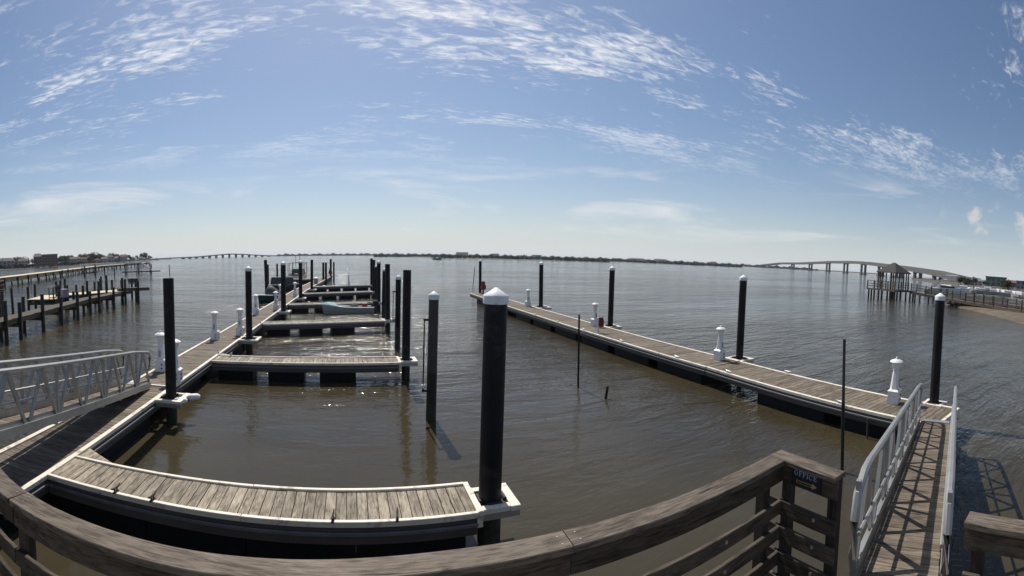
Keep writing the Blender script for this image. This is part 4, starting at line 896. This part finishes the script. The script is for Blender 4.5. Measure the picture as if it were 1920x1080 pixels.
bridge('road_bridge', 'long concrete road bridge on paired columns rising behind the pavilion', [(51.0, 1800, 9), (53.4, 1700, 20.5), (55.8, 1540, 22.8), (57.8, 1400, 26), (59.7, 1280, 28.8), (62.4, 1060, 27.6), (64.05, 960, 25.6), (66.4, 845, 21.4), (68.4, 745, 18.0), (70.4, 650, 14.6), (73.1, 556, 11.0), (75.8, 490, 6.2), (77.8, 440, 3.4), (81, 400, 2.4)],
       [54.9, 57.1, 59.3, 61.5, 63.7, 65.9, 68.2, 70.5, 73.0, 75.5], 4.6, 14, 4.2, parapet=1.6)
bridge('low_bridge', 'far low-arched road bridge on thin piers across the left end of the bay', [(-24.5, 1150, 2.6), (-22.6, 1250, 3.6), (-20.8, 1320, 4.2), (-19.0, 1380, 5.0), (-17.2, 1450, 8.2), (-15.2, 1500, 11.8), (-13.6, 1560, 9.8), (-11.9, 1620, 6.4), (-10.6, 1680, 4.2), (-9.2, 1750, 2.6)],
       [-21.0 + k * .82 for k in range(14)], 1.7, 12, 2.2, cap=False)

# ------------------------------------------------------------------ far houses, trees
def house(name, label, p, rz, wx, wy, h_, roof_h, wall, roof, flat=False, wins=(3, 2), group=None, cat='house'):
    o = thing(name, label, cat, tuple(p), rz, group)
    ob('wall', MB().box(-wx / 2, wx / 2, -wy / 2, wy / 2, 0, h_).mesh('wall', wall), o)
    if flat: ob('roof', MB().box(-wx / 2 - .3, wx / 2 + .3, -wy / 2 - .3, wy / 2 + .3, h_ + .01, h_ + roof_h).mesh('roof', roof), o)
    else: ob('roof', MB().add([(-wx / 2 - .6, -wy / 2 - .6, h_), (wx / 2 + .6, -wy / 2 - .6, h_), (wx / 2 + .6, wy / 2 + .6, h_), (-wx / 2 - .6, wy / 2 + .6, h_), (-wx / 2 * .7, 0, h_ + roof_h), (wx / 2 * .7, 0, h_ + roof_h)], [(0, 1, 5, 4), (1, 2, 5), (2, 3, 4, 5), (3, 0, 4), (3, 2, 1, 0)]).mesh('roof', roof), o)
    nx, nz = wins
    for i in range(nx):
        for k in range(nz):
            cx = -wx / 2 + wx * (i + .5) / nx; cz = h_ * (k + .55) / nz; ww, wh = wx / nx * .25, h_ / nz * .26
            ob('window', MB().box(cx - ww, cx + ww, -wy / 2 - .08, -wy / 2 - .01, cz - wh, cz + wh).mesh('window', PANE), o)
    return o
def face(az): return -R(az)          # turns a house front towards the water and the camera
house('brick_block', 'large dark brick block with a stepped roofline on the left shore', pol(-37.6, 450, 1.5), face(-37.6), 15, 12, 10.2, .8, WALLS[2], ROOFS[0], True, (6, 4), None, 'building')
house('brick_annex', 'lower dark annex with a turret beside the large brick block', pol(-39.1, 448, 1.5), face(-39), 8, 9, 9.0, 3.2, WALLS[2], ROOFS[0], False, (3, 3), None, 'building')
hl = ['grey-roofed house among the trees of the left shore', 'brown-roofed house among the trees of the left shore', 'red-roofed house among the trees of the left shore']
az = -46.0; k = 0
while az < -24.8:
    if not -40.4 < az < -36.4:
        d_ = 440 + max(0, az + 43) ** 1.9 * 1.75; ri = random.choice((0, 0, 1, 1, 2)); sz = random.uniform(.85, 1.3)
        house('shore_house', hl[ri], pol(az, d_ + random.uniform(0, 60), 2.0), face(az) + random.uniform(-.3, .3), 8.5 * sz, 7 * sz, random.choice((3.6, 4.4, 5.4)) * sz, 2.4 * sz, random.choice(WALLS[:2] + WALLS[:1] + WALLS[3:4]), ROOFS[ri], False, (3, 2), hl[ri].split(' among')[0] + 's of the left shore')
    az += random.uniform(.6, 1.1)
for lab, az, d_, wx, h_, wl, fl in [('broad pale hotel block alone on the far shore', 13.7, 2350, 62, 14, WALLS[1], True), ('pair-storeyed pale block right of the hotel on the far shore', 17.8, 2350, 40, 10, WALLS[1], True), ('low grey shed on the far shore', 23.0, 2250, 46, 8, WALLS[3], True),
                                    ('white hall with a long roof on the far shore', 35.4, 2100, 80, 8, WALLS[0], False), ('white hangar beside the long hall on the far shore', 38.4, 2080, 60, 9, WALLS[0], False), ('tan store house alone above the marsh', 45.0, 1980, 28, 8, WALLS[1], False)]:
    house('far_building', lab, pol(az, d_, 3), face(az), wx, 20, h_, 3.0, wl, ROOFS[0], fl, (7, 3), None, 'building')
for lab, az, d_, wx, wy, h_, rh, wl, rf_, fl in [('green-grey gabled boat shed behind the laid-up boats', 80.3, 250, 11, 10, 4.6, .6, WALLS[4], ROOFS[0], True), ('red-roofed building between the boat shed and the pale tower', 82.3, 260, 8, 8, 2.6, 1.4, WALLS[1], ROOFS[2], False),
                                                 ('blue-grey and white tower block at the right shore', 83.9, 210, 7.5, 8, 3.4, .4, WALLS[3], ROOFS[0], True), ('small white boathouse low among the boats behind the boardwalk', 77.6, 230, 8, 7, 2.2, 1.5, WALLS[0], ROOFS[0], False)]:
    house('shore_building', lab, pol(az, d_, 1.8), face(az), wx, wy, h_, rh, wl, rf_, fl, (4, 2), None, 'building')

def crown_mb(w_, h_, n, z0, leaf):
    """many small leaf faces over several uneven lobes"""
    mb = MB(); lobes = [(random.uniform(-.33, .33) * w_, random.uniform(-.33, .33) * w_, z0 + h_ * random.uniform(.2, .8), random.uniform(.22, .38)) for _ in range(7)]
    for i in range(n):
        lx, ly, lz, lr = random.choice(lobes); v = Vector((random.gauss(0, 1), random.gauss(0, 1), random.gauss(0, 1))).normalized() * (random.random() ** .35)
        c = Vector((lx + v.x * lr * w_, ly + v.y * lr * w_, lz + v.z * lr * h_)); a = Vector((random.gauss(0, 1), random.gauss(0, 1), random.gauss(0, 1))).normalized(); b_ = a.cross(Vector((random.gauss(0, 1), random.gauss(0, 1), .3))).normalized(); s_ = leaf * random.uniform(.6, 1.3)
        mb.add([c - a * s_, c - b_ * s_ * .6, c + a * s_, c + b_ * s_ * .6], [(0, 1, 2, 3)])
    return mb
CR = [crown_mb(8, 7, 420, 2.0, .55).mesh('crown', m_) for m_ in (LEAF, LEAFD, LEAF, LEAFD)]
TK = MB().tube([(0, 0, -.5), (.1, 0, 1.5), (-.1, .1, 3.5), (.1, .1, 5.5)], [.35, .28, .2, .08], 7).tube([(0, 0, 2.6), (1.3, .3, 4.4)], [.14, .05], 5).tube([(0, 0, 3.0), (-1.2, -.4, 4.8)], [.14, .05], 5).mesh('trunk', BARK, True)
def tree(label, p, s, group):
    o = thing('tree', label, 'tree', tuple(p), random.uniform(0, 6), group); o.scale = (s * random.uniform(.85, 1.2), s * random.uniform(.85, 1.2), s)
    ob('trunk', TK, o); ob('crown', random.choice(CR), o)
for k in range(70):
    az = random.uniform(-46, -24.5); d_ = 450 + max(0, az + 43) ** 1.9 * 1.75 + random.uniform(0, 90)
    tree('dark broadleaf tree between the houses of the left shore', pol(az, d_, 1.6), random.uniform(.75, 1.2) * (1 if az < -34 else 1.3), 'trees of the left shore')
for k in range(22):
    az = random.uniform(75.5, 84.5); tree('green tree among the buildings behind the boardwalk', pol(az, random.uniform(150, 300), 1.5), random.uniform(.28, .48), 'trees behind the boardwalk')
# woods along the far shores read as one mass
def woods(name, label, az0, az1, dist, hgt, n, leaf, base=2.0):
    mb = MB()
    for i in range(n):
        az = random.uniform(az0, az1); d_ = dist(az) * random.uniform(1.0, 1.06); hh = hgt * (.55 + .45 * math.sin(az * 2.1) * math.sin(az * 5.3 + 1)) * random.uniform(.4, 1.0)
        c = pol(az, d_, base + hh * random.random()); a = Vector((random.gauss(0, 1), random.gauss(0, 1), random.gauss(0, .7))).normalized(); b_ = a.cross(Vector((random.gauss(0, 1), random.gauss(0, 1), .4))).normalized(); s_ = leaf * random.uniform(.6, 1.4)
        mb.add([c - a * s_, c - b_ * s_ * .6, c + a * s_, c + b_ * s_ * .6], [(0, 1, 2, 3)])
    return tag(ob(name, mb.mesh(name, LEAFD)), label, 'woods', None, 'stuff')
woods('far_woods', 'thin dark line of scrub and trees along the far shore', -9.3, 57, lambda a: 2250 if a < 40 else 2250 - (a - 40) * 12, 11, 16000, 4.5, 2.0)
woods('marsh_reeds', 'dull green reeds and grass covering the marsh island', 2.8, 48.5, lambda a: random.uniform(900 if a < 10 or a > 44 else 640 if a < 32 else 820, 1300), 4.2, 18000, 2.4, .8)
woods('bridge_scrub', 'dark scrub at the foot of the concrete road bridge', 46, 58, lambda a: 1750, 8, 2200, 3.5, 1.5)
woods('shore_scrub', 'low green scrub along the left shore', -60, -24, lambda a: 430 if a < -42 else 430 + (a + 42) ** 2 * 1.9, 3.5, 4500, 1.5, 1.5)

# ------------------------------------------------------------------ sea air
hm = bpy.data.materials.new('sea_haze'); hm.use_nodes = True; ht = hm.node_tree; ht.nodes.clear()
pv = N('ShaderNodeVolumePrincipled', ht); pv.inputs['Color'].default_value = (0.86, 0.90, 0.96, 1); pv.inputs['Density'].default_value = 0.7e-4; pv.inputs['Anisotropy'].default_value = 0.2
ho = N('ShaderNodeOutputMaterial', ht); L(pv.outputs[0], ho.inputs['Volume'], ht)
tag(ob('haze', MB().box(-12500, 12500, -12500, 12500, -4.0, 36.0).mesh('haze', hm)), kind='stuff')
